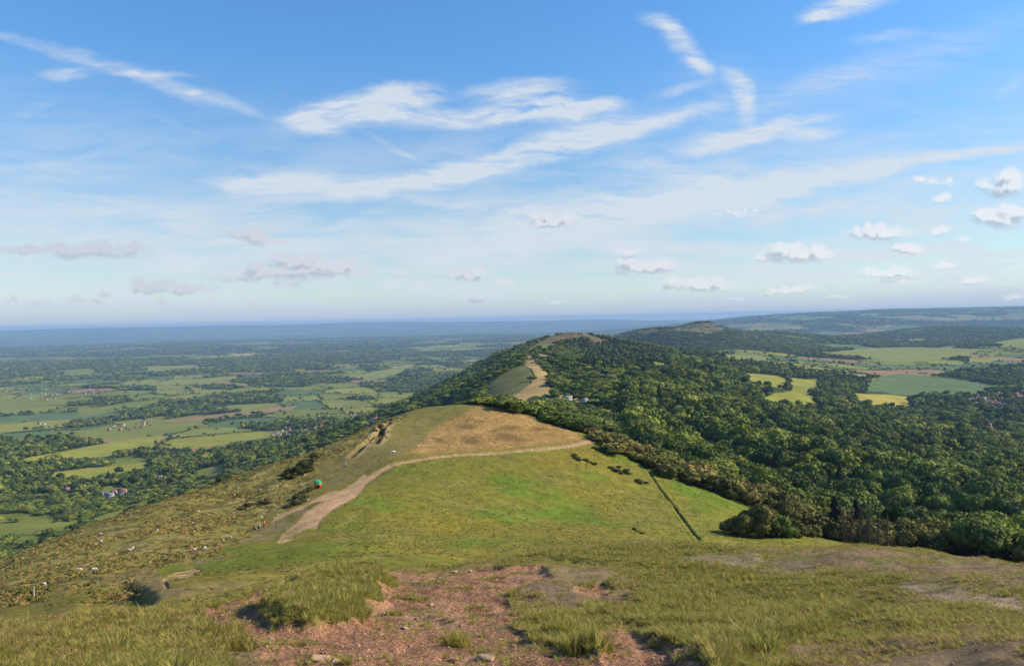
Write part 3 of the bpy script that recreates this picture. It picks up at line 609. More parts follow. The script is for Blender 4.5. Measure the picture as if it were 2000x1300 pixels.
def leaf_mat(name, dark, light, hue=.5, transl=.15):
    m, nt = new_mat(name)
    ti = N(nt, 'ShaderNodeAttribute', attribute_name='tint'); oi = N(nt, 'ShaderNodeObjectInfo'); tc = N(nt, 'ShaderNodeTexCoord')
    geo = N(nt, 'ShaderNodeNewGeometry'); nz = N(nt, 'ShaderNodeTexNoise', {'Vector': geo.outputs['Position'], 'Scale': .018, 'Detail': 3.})
    f = mathn(nt, 'ADD', mathn(nt, 'MULTIPLY', ti.outputs['Fac'], .45), mathn(nt, 'MULTIPLY_ADD', oi.outputs['Random'], .75, -.1))
    f = mathn(nt, 'ADD', f, mathn(nt, 'MULTIPLY_ADD', nz.outputs[0], 1.5, -.78), clamp=True)
    mx = N(nt, 'ShaderNodeMix', {0: f, 6: (*dark, 1), 7: (*light, 1)}, data_type='RGBA')
    wn = N(nt, 'ShaderNodeTexWhiteNoise', {'W': oi.outputs['Random']}, noise_dimensions='1D')
    hs = N(nt, 'ShaderNodeHueSaturation', {'Hue': mathn(nt, 'MULTIPLY_ADD', wn.outputs[0], -.06, .525), 'Saturation': 1., 'Value': mathn(nt, 'MULTIPLY_ADD', wn.outputs[0], .6, .68), 'Color': mx.outputs[2]})
    bsdf_out(nt, hs.outputs[0], .75, transl=transl, spec=.15); return m
M_LEAF = leaf_mat('leaf_green', (.034, .066, .015), (.235, .290, .044))
M_OLIVE = leaf_mat('leaf_olive', (.070, .072, .018), (.235, .220, .050))
M_DARK = leaf_mat('leaf_conifer', (.014, .026, .012), (.035, .055, .02), transl=.1)
M_TWIG = leaf_mat('bare_twig', (.06, .045, .03), (.17, .125, .08), transl=.0)
M_BARK = plain_mat('bark', (.10, .08, .06), .95)

def new_gn(name, protos, pts, rot, scl, idx, mat=None, label=None, kind='stuff', cat=None):
    """one object that carries many copies of the given prototype meshes"""
    coll = bpy.data.collections.new(name + '_kinds')
    for i, me in enumerate(protos): coll.objects.link(bpy.data.objects.new('%s_kind_%02d' % (name, i), me))
    me = bpy.data.meshes.new(name); n = len(pts); me.vertices.add(n); me.vertices.foreach_set('co', np.asarray(pts, np.float32).ravel())
    for k, a, t, key in (('rot', rot, 'FLOAT_VECTOR', 'vector'), ('scl', scl, 'FLOAT_VECTOR', 'vector'), ('idx', idx, 'INT', 'value')):
        x = me.attributes.new(k, t, 'POINT'); x.data.foreach_set(key, np.asarray(a, np.int32 if t == 'INT' else np.float32).ravel())
    o = link(name, me); o['kind'] = kind
    if label: o['label'] = label
    if cat: o['category'] = cat
    g = bpy.data.node_groups.new(name, 'GeometryNodeTree'); g.interface.new_socket('Geometry', in_out='INPUT', socket_type='NodeSocketGeometry'); g.interface.new_socket('Geometry', in_out='OUTPUT', socket_type='NodeSocketGeometry')
    gi = g.nodes.new('NodeGroupInput'); go = g.nodes.new('NodeGroupOutput'); ip = g.nodes.new('GeometryNodeInstanceOnPoints'); ci = g.nodes.new('GeometryNodeCollectionInfo')
    ci.inputs['Collection'].default_value = coll; ci.inputs['Separate Children'].default_value = True; ci.inputs['Reset Children'].default_value = True
    def na(nm, t): q = g.nodes.new('GeometryNodeInputNamedAttribute'); q.data_type = t; q.inputs['Name'].default_value = nm; return q.outputs['Attribute']
    L = g.links.new
    L(gi.outputs[0], ip.inputs['Points']); L(ci.outputs[0], ip.inputs['Instance']); ip.inputs['Pick Instance'].default_value = True
    L(na('idx', 'INT'), ip.inputs['Instance Index']); L(na('rot', 'FLOAT_VECTOR'), ip.inputs['Rotation']); L(na('scl', 'FLOAT_VECTOR'), ip.inputs['Scale']); L(ip.outputs[0], go.inputs[0])
    md = o.modifiers.new('copies', 'NODES'); md.node_group = g; return o

# ------------------------------------------------------------------ houses
def box(A, x0, x1, y0, y1, z0, z1, t=.5):
    v = [(x, y, z) for z in (z0, z1) for y in (y0, y1) for x in (x0, x1)]
    A.add(v, [(0, 2, 3, 1), (4, 5, 7, 6), (0, 1, 5, 4), (2, 6, 7, 3), (0, 4, 6, 2), (1, 3, 7, 5)], t)
BRICK = plain_mat('red_brick', (.24, .13, .09)); RENDER_ = plain_mat('pale_render', (.52, .50, .45)); STONE = plain_mat('buff_stone', (.42, .34, .26))
TILE = plain_mat('red_tile', (.24, .12, .085)); SLATE = plain_mat('grey_slate', (.22, .22, .25)); BROWN = plain_mat('brown_tile', (.19, .12, .09)); GLASS = plain_mat('window_glass', (.05, .06, .08), .15, spec=.6)
PALEROOF = plain_mat('pale_roof', (.26, .25, .24))
def house_proto(w, d, h, rh, wm, rm, hip=0., wins=3):
    e = empty('house', (0, 0, 0)); A = Acc(); hw, hd = w / 2, d / 2
    v = [(-hw, -hd, -1.5), (hw, -hd, -1.5), (hw, hd, -1.5), (-hw, hd, -1.5), (-hw, -hd, h), (hw, -hd, h), (hw, hd, h), (-hw, hd, h), (-hw, 0, h + rh * .94), (hw, 0, h + rh * .94)]
    A.add(v, [(0, 1, 5, 4), (1, 2, 6, 5), (2, 3, 7, 6), (3, 0, 4, 7)]); A.add(v, [(4, 7, 8), (6, 5, 9)])
    link('wall', A.mesh('house_wall'), e, wm)
    A = Acc(); o = .45; x = hw + o; y = hd + o; zz = h - .25
    for s in (-1, 1):
        a = [(-x, s * y, zz), (x, s * y, zz), (x - hip, 0, h + rh), (-x + hip, 0, h + rh)]; b = [(p[0], p[1], p[2] + .18) for p in a]
        q = [(0, 1, 2, 3), (4, 7, 6, 5), (0, 4, 5, 1), (1, 5, 6, 2), (2, 6, 7, 3), (3, 7, 4, 0)]; A.add(a + b, q)
    rf = link('roof', A.mesh('house_roof'), e, rm)
    A = Acc(); box(A, hw * .45, hw * .45 + .8, -.4, .4, h + rh * .6, h + rh + 1.1); link('chimney', A.mesh('house_chimney'), rf, BRICK)
    for s in (-1, 1):
        for i in range(wins):
            xx = -hw + w * (i + .5) / wins
            for z in ((1., 2.2) if h < 4 else (.9, 3.4)):
                if z > h - .9: continue
                A = Acc(); box(A, xx - .55, xx + .55, s * (hd + .02) - .04, s * (hd + .02) + .04, z, z + 1.2); link('window', A.mesh('house_window'), e, GLASS)
    return e
# 14 window panels on a house a few pixels wide would be wasted on most of them: only the prototypes used close by carry them
HP = [house_proto(9, 7, 5.2, 2.6, BRICK, TILE, 0, 0), house_proto(11, 7.5, 5.0, 2.8, RENDER_, SLATE, 0, 0), house_proto(8, 7, 5.2, 2.5, BRICK, BROWN, 1.5, 0), house_proto(13, 8, 5.4, 3., STONE, TILE, 0, 0), house_proto(10, 7, 4.8, 2.6, RENDER_, TILE, 1.8, 0), house_proto(16, 10, 4.2, 2.4, RENDER_, PALEROOF, 0, 0)]
VN = ['in the village at the far left edge', 'in the hamlet between the left fields', 'in the cluster left of the hill shoulder', 'in the wooded town left of the mound', 'in the village at the right edge', 'in the village above the teal field', 'on the pale clearing at right', 'near the lower left woods', 'on the lane above the bracken slope',
      'in the far village left of the ridge', 'on the lane at far lower left', 'at the farm among the left fields', 'in the faint village mid plain']
HN = ['small red brick house with red roof', 'pale rendered house with grey slate roof', 'brick house with brown hipped roof', 'long stone house with red roof', 'pale house with red hipped roof', 'large pale roofed building']
houses = []; used_h = set()
for vi, (P, cnt) in enumerate(VILLAGE):
    P = np.array(P, float); n = 0; tries = 0
    while n < cnt and tries < cnt * 40:
        tries += 1
        px = rng.uniform(P[:, 0].min(), P[:, 0].max()); py = rng.uniform(P[:, 1].min(), P[:, 1].max())
        if not inpoly(np.array([px]), np.array([py]), P)[0]: continue
        x, y, z = hit(px, py, 500)
        r = math.hypot(x, y)
        if any(math.hypot(x - a, y - b) < 15 for a, b, *_ in houses): continue
        t = int(rng.choice(6, p=(.34, .2, .16, .1, .17, .03) if vi in (0, 1, 9, 12) else (.2, .3, .1, .12, .24, .04)))
        houses.append((x, y, z, t, vi)); n += 1
for (px, py, r0, t, L, s, rot) in ((1108, 781, 600, 5, 'white gabled building with a long grey roof on the ridge below the tan clearing', .8, .1), (1142, 787, 600, 1, 'pale building right of the white gabled one below the ridge clearing', .8, .9), (1384, 876, 330, 1, 'long low pale building in the near wood, leftmost of the wood', 1.0, .15), (1420, 841, 330, 1, 'grey roofed building in the wood above the long low one', .7, -.1),
                                 (1462, 842, 330, 3, 'brown roofed stone house left in the wood clearing', .75, -.2), (1494, 835, 330, 2, 'brown hipped house right in the wood clearing', .8, .3), (1772, 824, 800, 4, 'lone pale house among the trees right of centre below the yellow field', .9, .2), (1896, 783, 1200, 1, 'white house left of the right edge village', 1.2, 0.), (1581, 797, 900, 2, 'farmhouse at the lower edge of the yellow green clearing', 1., .2), (430, 658, 8000, 5, 'huge white shed far out on the plain', 7., .1), (1943, 621, 8000, 5, 'tiny white speck of a building on the far blue hill', 3., .1)):
    x, y, z = hit(px, py, r0); houses.append((x, y, z, t, (L, s, rot)))
for x, y, z, t, vi in houses:
    o = copy_tree(HP[t]) if t in used_h else HP[t]; used_h.add(t)
    o.location = (x, y, z + CAMZ)
    if isinstance(vi, tuple): o.rotation_euler.z = -math.atan2(x, y) + vi[2]; o.scale = (vi[1] * .8,) * 3; tag(o, vi[0], 'building', 'houses in the valleys')
    else: o.rotation_euler.z = random.uniform(-.5, .5) + random.choice((0, 0, 1.57)); s = random.uniform(.7, 1.0); o.scale = (s, s, s); tag(o, HN[t] + ' ' + VN[vi], 'house', 'houses in the valleys')
HX = np.array([(h[0], h[1]) for h in houses]); 

# ------------------------------------------------------------------ trees
NB = 10
MID = [crown(100 + i, w=(.5, .62, .36, .45, .68, .54, .40, .60, .30, .5)[i], lobes=(11, 15, 7, 9, 17, 12, 8, 7, 8, 20)[i], ncard=520, cs=.055).mesh('woodland_crown') for i in range(NB)]
for m in MID: m.materials.append(M_LEAF)
MIDO = [crown(200 + i, w=.55, lobes=9, ncard=420, cs=.06, low=.1).mesh('scrub_crown') for i in range(3)]
for m in MIDO: m.materials.append(M_OLIVE)
MIDC = [crown(300 + i, w=.24, lobes=9, ncard=420, cs=.035, low=.06, shape='cone').mesh('conifer_crown') for i in range(2)]
for m in MIDC: m.materials.append(M_DARK)
FARP = [crown(400 + i, w=.55, lobes=6, ncard=60, cs=.14, low=.05).mesh('far_crown') for i in range(4)]
for m in FARP: m.materials.append(M_LEAF)
def base_h(r): return np.interp(r, [180, 250, 330, 600, 1500, 6000, 20000], [6.5, 9., 10.5, 11.5, 12., 13., 16.]) * .8
def grid_pts(r0, r1, s):
    n = int(2 * r1 / s) + 2; g = (np.arange(n) - n / 2) * s
    X, Y = np.meshgrid(g, g[g > 0]); X = X + rng.uniform(-.42, .42, X.shape) * s; Y = Y + rng.uniform(-.42, .42, Y.shape) * s
    X = X.ravel(); Y = Y.ravel(); r = np.hypot(X, Y); a = np.arctan2(X, Y); k = (r > r0) & (r <= r1) & (abs(a) < .655); return X[k], Y[k]
TP = []          # x y z H W kind(0 broad,1 olive,2 conifer) r
for r0, r1, s in ((180, 330, 4.8), (330, 600, 6.6), (600, 1200, 8.0), (1200, 2200, 9.5), (2200, 3600, 12), (3600, 6000, 18), (6000, 10000, 30), (10000, 20000, 62)):
    X, Y = grid_pts(r0, r1, s); r = np.hypot(X, Y); z = zat(X, Y); H = s * .9 + 4
    k = seen(X, Y, H * 1.1); X, Y, r, z = X[k], Y[k], r[k], z[k]
    # where this ground lies on the map
    zs = interp2(ca, cl, Cg, np.arctan2(X, Y), np.log(r)) * r - EYE
    px, py, _ = proj(X, Y, zs)
    jx = 5 * fbm(X, Y, 30., 2, 71)
    wd, _, hd = cover(X, Y, r, px, py); ki, qi = special(r, px + jx, py + jx * .3)
    u = rng.random(len(X)); size = np.exp(.27 * rng.normal(size=len(X)).clip(-1.8, 1.8)) * (1 + .15 * fbm(X, Y, 60., 2, 75))
    keep = (u < wd * np.where(r < 2300, .92, .97)) | ((u < hd * .35) & (r > 9000))
    keep &= (ki < 0)
    keep &= ~np.isin(qi, (2, 4)) & ~((qi == 5) & (u < .88)) & ~((qi == 3) & (u < .9)); keep &= ~((qi == 1) & (u < .93)); keep &= ~((qi == 6) & (u < .6))
    lone = rng.random(len(X)) < .010; keep |= lone & (r > 900) & (qi == 0) & (ki < 0)
    nr = r < 900
    left = px < 860
    keep = np.where(nr & ~left, nearwood(r, px, py + jx * 1.5) & (u < .97) & (qi == 0), keep)
    keep = np.where(nr & left, (r > 240) & (r < 340) & (u < .5) & (px < 480), keep)
    # leave the built-up ground and the view onto the houses open
    for hx, hy in HX:
        d = math.hypot(hx, hy)
        if not (r0 - 100 < d < r1 + 100): continue
        al = (X * hx + Y * hy) / d - d; la = abs(X * hy - Y * hx) / d
        keep &= ~((la < 9) & (al < 9) & (al > -(12 + d * .016)) & (rng.random(len(X)) < .93))
    hedge_only = (hd > wd) & (wd < .5)
    qx, qy, _ = proj(X, Y, z + base_h(r)); kt, qt = special(r * 1.25, qx, qy); keep &= ~((kt >= 0) & (r > 900) & (r < 4500) & (u < .85)); keep &= ~((qt == 2) & (r > 450) & (r < 1500) & (u < .93))
    X, Y, z, r, px, py, size, ho, u, qk = (q[keep] for q in (X, Y, z, r, px, py, size, hedge_only, u, qi))
    base = np.interp(r, [180, 250, 330, 600, 1500, 6000, 20000], [6.5, 9., 10.5, 11.5, 12., 13., 16.])
    Hh = base * size * np.where(ho, rng.uniform(.35, 1., len(X)), 1)
    Ww = Hh * rng.uniform(.8, 1.15, len(X)) * np.interp(r, [0, 2500, 6000, 20000], [1., 1.05, 1.7, 3.6])
    hilltop = (px > 930) & (px < 1600) & (r > 1750) & (r < 6000) & (py < 690); Hh = np.where(hilltop, Hh * .5, Hh)
    pine = ((px > 1130) & (px < 1300) & (r > 1300) & (r < 2400))
    Hh = np.where((px < 1220) & (r < 1500) & (r > 380), np.interp(r, [380, 700], [4.5, 6.]) * size, Hh); Hh = np.where((r < 380), Hh * np.interp(px, [930, 1250, 1500], [.36, .5, 1.]), Hh)
    Hh = np.where(pine, 9.5 * size, Hh); Ww = np.where(pine, 11, Ww)
    kd = np.zeros(len(X), int)
    ol = fbm(X, Y, 70., 3, 72)
    kd[(r < 480) & (ol + sstep(480, 250, r) * .55 > .25)] = 1
    kd[(rng.random(len(X)) < np.where(pine, .55, .035)) & (kd == 0) & (r < 3000)] = 2
    lf = (r < 900) & (px < 860)
    Hh = np.where(lf, 2.6, Hh); Ww = np.where(lf, 3.2, Ww); kd = np.where(lf, 1, kd)
    sc = (kd == 1) & ~lf; Hh = np.where(sc, Hh * np.interp(r, [200, 330, 480], [.62, .8, 1.]), Hh); Ww = np.where(sc, Ww * .8, Ww)
    TP.append(np.stack([X, Y, z, Hh, Ww, kd, r], 1))
# hedgerows along the field edges: low, close set, with a taller tree here and there
for r0, r1, s in ((1400, 2600, 5.), (2600, 4500, 6.5), (4500, 9000, 11.)):
    X, Y = grid_pts(r0, r1, s); r = np.hypot(X, Y); px, py, _ = proj(X, Y, zat(X, Y)); wd, _, hd = cover(X, Y, r, px, py, 4.5 if r1 < 5000 else 8.)
    ki, qi = special(r, px, py); k = (hd > .45) & (wd < .5) & (ki < 0) & (qi == 0) & (rng.random(len(X)) < .9); X, Y, r = X[k], Y[k], r[k]; k = seen(X, Y, 9.); X, Y, r = X[k], Y[k], r[k]; n_h = len(X)
    tall = rng.random(n_h) < .10; Hh = np.where(tall, rng.uniform(8, 14, n_h), rng.uniform(3., 5.5, n_h)); Ww = np.where(tall, Hh, s * 1.25)
    TP.append(np.stack([X, Y, zat(X, Y), Hh, Ww, np.zeros(n_h), r], 1))
TP = np.concatenate(TP)
print('tree count', len(TP))
# the largest in the picture become trees of their own
tx, ty, _ = proj(TP[:, 0], TP[:, 1], TP[:, 2] + TP[:, 3] * .7)
vis = seen(TP[:, 0], TP[:, 1], TP[:, 3] * .65) & (tx > 5) & (tx < 1995) & (ty < 1290) & (TP[:, 6] < 900)
score = TP[:, 3] / TP[:, 6] * vis; order = np.argsort(-score); NI = 268; ind = order[:NI]; rest = np.ones(len(TP), bool); rest[ind] = False
kinds_big = []
def tree_proto(name, A, T, mat):
    e = empty(name, (0, 0, 0)); link('trunk', T.mesh(name + '_trunk', True), e, M_BARK); link('crown', A.mesh(name + '_crown'), e, mat); return e
BIG = [tree_proto('broadleaf_tree', crown(500 + i, w=.5 + .03 * i, lobes=17, ncard=2400, cs=.028, core=2), trunk(i), M_LEAF) for i in range(4)]
BIGO = [tree_proto('hawthorn_tree', crown(520 + i, w=.56, lobes=13, ncard=2000, cs=.03, core=2, low=.12), trunk(10 + i, .4), M_OLIVE) for i in range(3)]
BIGS = [tree_proto('thicket_bush', crown(530 + i, w=.56, lobes=18, ncard=3000, cs=.026, core=2, low=-.12), trunk(15 + i, .3), M_OLIVE if i != 1 else M_LEAF) for i in range(3)]
BIGC = [tree_proto('conifer_tree', crown(540 + i, w=.25, lobes=16, ncard=2200, cs=.022, core=2, low=.05, shape='cone'), trunk(20 + i, .6, .02, 0), M_DARK) for i in range(2)]
BIGT = [tree_proto('larch_tree', twig_tree(560 + i), trunk(30 + i, .6, .018, 0), M_TWIG) for i in range(2)]
used_t = set()
def put_tree(protos, x, y, z, H, W_, label, group='trees of the near woods'):
    p = protos[random.randrange(len(protos))]; o = copy_tree(p) if p.name in used_t else p; used_t.add(p.name)
    o.location = (x, y, z + CAMZ - .15); o.rotation_euler = (0, 0, random.uniform(0, 6.28)); o.scale = (W_, W_, H); return tag(o, label, 'tree', group)
# a few that stand out by themselves
for P_, px, r, H, W_, L in ((BIGS, 1452, 168, 6.0, 7.0, 'brownish hawthorn thicket tree left of the big bush on the near brow'), (BIGS, 1484, 170, 8.4, 8.4, 'tallest pale green tree standing on the near brow right of the ditch'), (BIGS, 1516, 172, 6.4, 7.5, 'olive tree directly right of the tallest brow tree'), (BIGS, 1546, 176, 5.0, 7.0, 'low rounded green tree at the right end of the brow thicket'), (BIGS, 1430, 172, 4.2, 5.0, 'low brown bush like tree at the left end of the brow thicket'),
                         (BIGS, 1306, 228, 5.0, 6.0, 'dark round lone tree beside the ditch on the green flank'), (BIGC, 1632, 236, 14., 14., 'tall dark conifer rising from the wood edge beyond the brow'), (BIGC, 1674, 250, 14., 14., 'second dark conifer right of the tall one'), (BIGS, 1586, 190, 3.8, 5., 'bright green small tree at the foot of the tall dark conifer'),
                         (BIGT, 1648, 214, 9., 9., 'bare brown larch at the left of the larch clump'), (BIGT, 1664, 216, 10., 10., 'bare brown larch second from the left of the clump'), (BIGT, 1681, 213, 10., 10., 'bare brown larch in the middle of the larch clump'), (BIGT, 1698, 217, 10.5, 10., 'bare brown larch right of the middle of the clump'), (BIGT, 1716, 213, 9.6, 9., 'bare brown larch fifth in the larch clump'), (BIGT, 1733, 218, 9., 9., 'bare brown larch at the right end of the larch clump')):
    a, _ = ray(px, 1040); a = float(a); x, y = r * math.sin(a), r * math.cos(a); put_tree(P_, x, y, float(zat(x, y)), H, W_, L)
for i in ind:
    x, y, z, H, W_, kd, r = TP[i]; kd = int(kd)
    px = tx[i]
    where = 'scrub edge beside the green flank' if px < 1440 else ('lower right wood just beyond the brow' if px < 1760 else 'wood at the right edge beyond the brow')
    L = ('rounded green broadleaf tree', 'small olive hawthorn tree', 'narrow dark conifer')[kd] + ' in the ' + where
    put_tree((BIG, BIGO, BIGC)[kd], x, y, z, H, W_ if kd != 2 else H, L)
for p in BIG + BIGS + BIGO + BIGC + BIGT:
    if p.name not in used_t:
        for c in list(p.children): bpy.data.objects.remove(c)
        bpy.data.objects.remove(p)
T2 = TP[rest]; n = len(T2)
kd = T2[:, 5].astype(int); idx = np.where(kd == 0, rng.integers(0, NB, n), np.where(kd == 1, NB + rng.integers(0, 3, n), NB + 3 + rng.integers(0, 2, n)))
idx = np.where((T2[:, 6] > 5000), NB + 5 + rng.integers(0, 4, n), idx)
wsc = np.where(kd == 2, T2[:, 3], T2[:, 4])
new_gn('woodland', MID + MIDO + MIDC + FARP, np.c_[T2[:, 0], T2[:, 1], T2[:, 2] + CAMZ - .3], np.c_[np.zeros(n), np.zeros(n), rng.uniform(0, 6.28, n)], np.c_[wsc, wsc, T2[:, 3]], idx, label='dark green woods and hedgerow trees covering the slopes and the plain', cat='woodland')
# ------------------------------------------------------------------ skinned bodies
def skin_mesh(name, verts, edges, radii, sub=1):
    me = bpy.data.meshes.new(name); me.from_pydata(verts, edges, []); o = bpy.data.objects.new(name + '_tmp', me); COL.objects.link(o)
    m = o.modifiers.new('s', 'SKIN'); m.use_smooth_shade = True
    for i, sv in enumerate(me.skin_vertices[0].data):
        r = radii[i]; sv.radius = (r, r) if not isinstance(r, tuple) else r; sv.use_root = (i == 0)
    s = o.modifiers.new('u', 'SUBSURF'); s.levels = sub; s.render_levels = sub
    dg = bpy.context.evaluated_depsgraph_get(); out = bpy.data.meshes.new_from_object(o.evaluated_get(dg)); out.name = name
    bpy.data.objects.remove(o); bpy.data.meshes.remove(me); return out
def chains(*cs):
    """each chain: list of (x,y,z,r); points with equal position are welded"""
    V_ = []; E = []; Rr = []; idx = {}
    for c in cs:
        prev = None
        for x, y, z, r in c:
            k = (round(x, 4), round(y, 4), round(z, 4))
            if k not in idx: idx[k] = len(V_); V_.append((x, y, z)); Rr.append(r)
            if prev is not None and prev != idx[k]: E.append((prev, idx[k]))
            prev = idx[k]
    return V_, E, Rr
WOOL = plain_mat('cream_wool', (.54, .50, .40), .95, .15, 20.); WOOL2 = plain_mat('grey_wool', (.42, .41, .39), .95, .2, 20.)
def sheep_mesh(pose):
    body = [(0, 0, .60, .25), (-.22, 0, .60, .25), (-.45, 0, .60, .19), (-.56, 0, .52, .05), (-.59, 0, .40, .035)]
    fr = [(0, 0, .60, .25), (.24, 0, .60, .24), (.42, 0, .66, .15)]
    if pose == 'graze': hd = [(.42, 0, .66, .15), (.60, 0, .44, .095), (.70, 0, .26, .085), (.76, 0, .13, .05)]; ear = (.66, .30)
    elif pose == 'lie': hd = [(.42, 0, .66, .15), (.55, 0, .82, .10), (.68, 0, .90, .085), (.82, 0, .84, .05)]; ear = (.64, .93)
    else: hd = [(.42, 0, .66, .15), (.55, 0, .84, .10), (.67, 0, .93, .085), (.82, 0, .87, .05)]; ear = (.64, .96)
    cs = [body, fr, hd]
    for s in (-1, 1):
        cs.append([(hd[2][0], 0, hd[2][2], .085), (ear[0], s * .10, ear[1] + .01, .022), (ear[0] - .02, s * .16, ear[1] - .01, .012)])
        if pose == 'lie':
            cs.append([(.24, 0, .60, .24), (.30, s * .14, .46, .06), (.46, s * .15, .40, .03), (.30, s * .15, .37, .025)]); cs.append([(-.45, 0, .60, .19), (-.35, s * .15, .46, .08), (-.12, s * .17, .40, .035), (-.3, s * .17, .37, .025)])
        else:
            cs.append([(.24, 0, .60, .24), (.27, s * .11, .42, .06), (.29, s * .11, .22, .032), (.28, s * .11, .03, .028), (.32, s * .11, .0, .03)])
            cs.append([(-.45, 0, .60, .19), (-.40, s * .11, .44, .09), (-.50, s * .11, .25, .035), (-.46, s * .11, .04, .028), (-.42, s * .11, .0, .03)])
    v, e, r = chains(*cs)
    if pose == 'lie': v = [(a, b, c - .33) for a, b, c in v]
    return skin_mesh('sheep_' + pose, v, e, r, 2)
SM = {}
for p in ('stand', 'graze', 'lie'):
    SM[p] = sheep_mesh(p); SM[p].materials.append(WOOL)
gs = SM['graze'].copy(); gs.materials.clear(); gs.materials.append(WOOL2)
SHEEP = [(156, 1112, 'stand', 200, 'cream sheep standing alone at the lower left of the bracken slope'), (183, 1113, 'graze', 20, 'cream grazing sheep just right of the lower left standing one'), (197, 1058, 'graze', 170, 'cream sheep right of its partner near the left shoulder edge'), (187, 1061, 'lie', 10, 'small cream sheep lying left of its partner near the shoulder edge'), (196, 1041, 'graze', 40, 'sheep almost on the skyline of the left shoulder'),
         (252, 1073, 'graze', 200, 'larger sheep of the touching pair in the lower bracken'), (259, 1070, 'stand', 80, 'upright smaller sheep of the touching pair in the lower bracken'), (307, 1034, 'graze', 175, 'pale sheep grazing side on high in the left bracken'), (376, 1022, 'graze', 190, 'pale sheep side on below the bright standing one'), (388, 998, 'stand', 100, 'bright sheep standing end on in the middle of the bracken slope'),
         (380, 1073, 'stand', 30, 'bright sheep at the left of the row along the lower track'), (400, 1070, 'graze', 60, 'second sheep from the left in the row along the lower track'), (436, 1055, 'graze', 150, 'small third sheep in the row along the lower track'), (450, 1048, 'graze', 10, 'fourth and last sheep in the row along the lower track'), (437, 961, 'graze', 175, 'sheep side on, leftmost of the upper flock'),
         (458, 965, 'stand', 120, 'sheep end on right of the leftmost upper one'), (465, 953, 'lie', 20, 'sheep lying highest of the left upper flock'), (476, 975, 'graze', 95, 'lowest sheep of the upper flock'), (508, 955, 'graze', 170, 'broad pale sheep in the middle of the upper flock'), (524, 955, 'lie', 10, 'dull sheep lying right of the broad pale one'), (541, 948, 'graze', 60, 'small sheep at the right end of the upper flock'), (499, 939, 'lie', 160, 'dull sheep lying nearest the shoulder edge in the upper flock'),
         (582, 976, 'stand', 80, 'bright white sheep between dark gorse below the round tent'), (595, 926, 'stand', 110, 'bright sheep between the two long dark gorse patches'), (510, 1009, 'graze', 30, 'sheep just above the two walkers'), (542, 1004, 'lie', 10, 'small sheep right of and above the red clad walker'), (600, 958, 'graze', 90, 'grey sheep in the dark gorse left of the round tent'), (86, 1142, 'graze', 160, 'small sheep above the wooden post at far left'), (587, 886, 'graze', 30, 'tiny sheep nearest the skyline above the gorse'), (564, 892, 'graze', 170, 'tiny sheep on the shoulder left of the other high one'), (574, 907, 'lie', 10, 'small sheep at the left of the upper gorse patch'), (589, 903, 'graze', 10, 'grey sheep on top of the upper gorse patch'), (602, 975, 'graze', 60, 'dark grey sheep beside the gravel track below the tent')]
for px, py, p, rz, L in SHEEP:
    x, y, z = hit(px, py + 3, 45); me = gs if ('grey' in L) else SM[p]
    o = link('sheep', me); o.location = (x, y, z + CAMZ - .02); o.rotation_euler = (0, 0, math.radians(rz)); s = random.uniform(.46, .58); o.scale = (s, s, s); tag(o, L, 'sheep', 'sheep on the bracken slope')

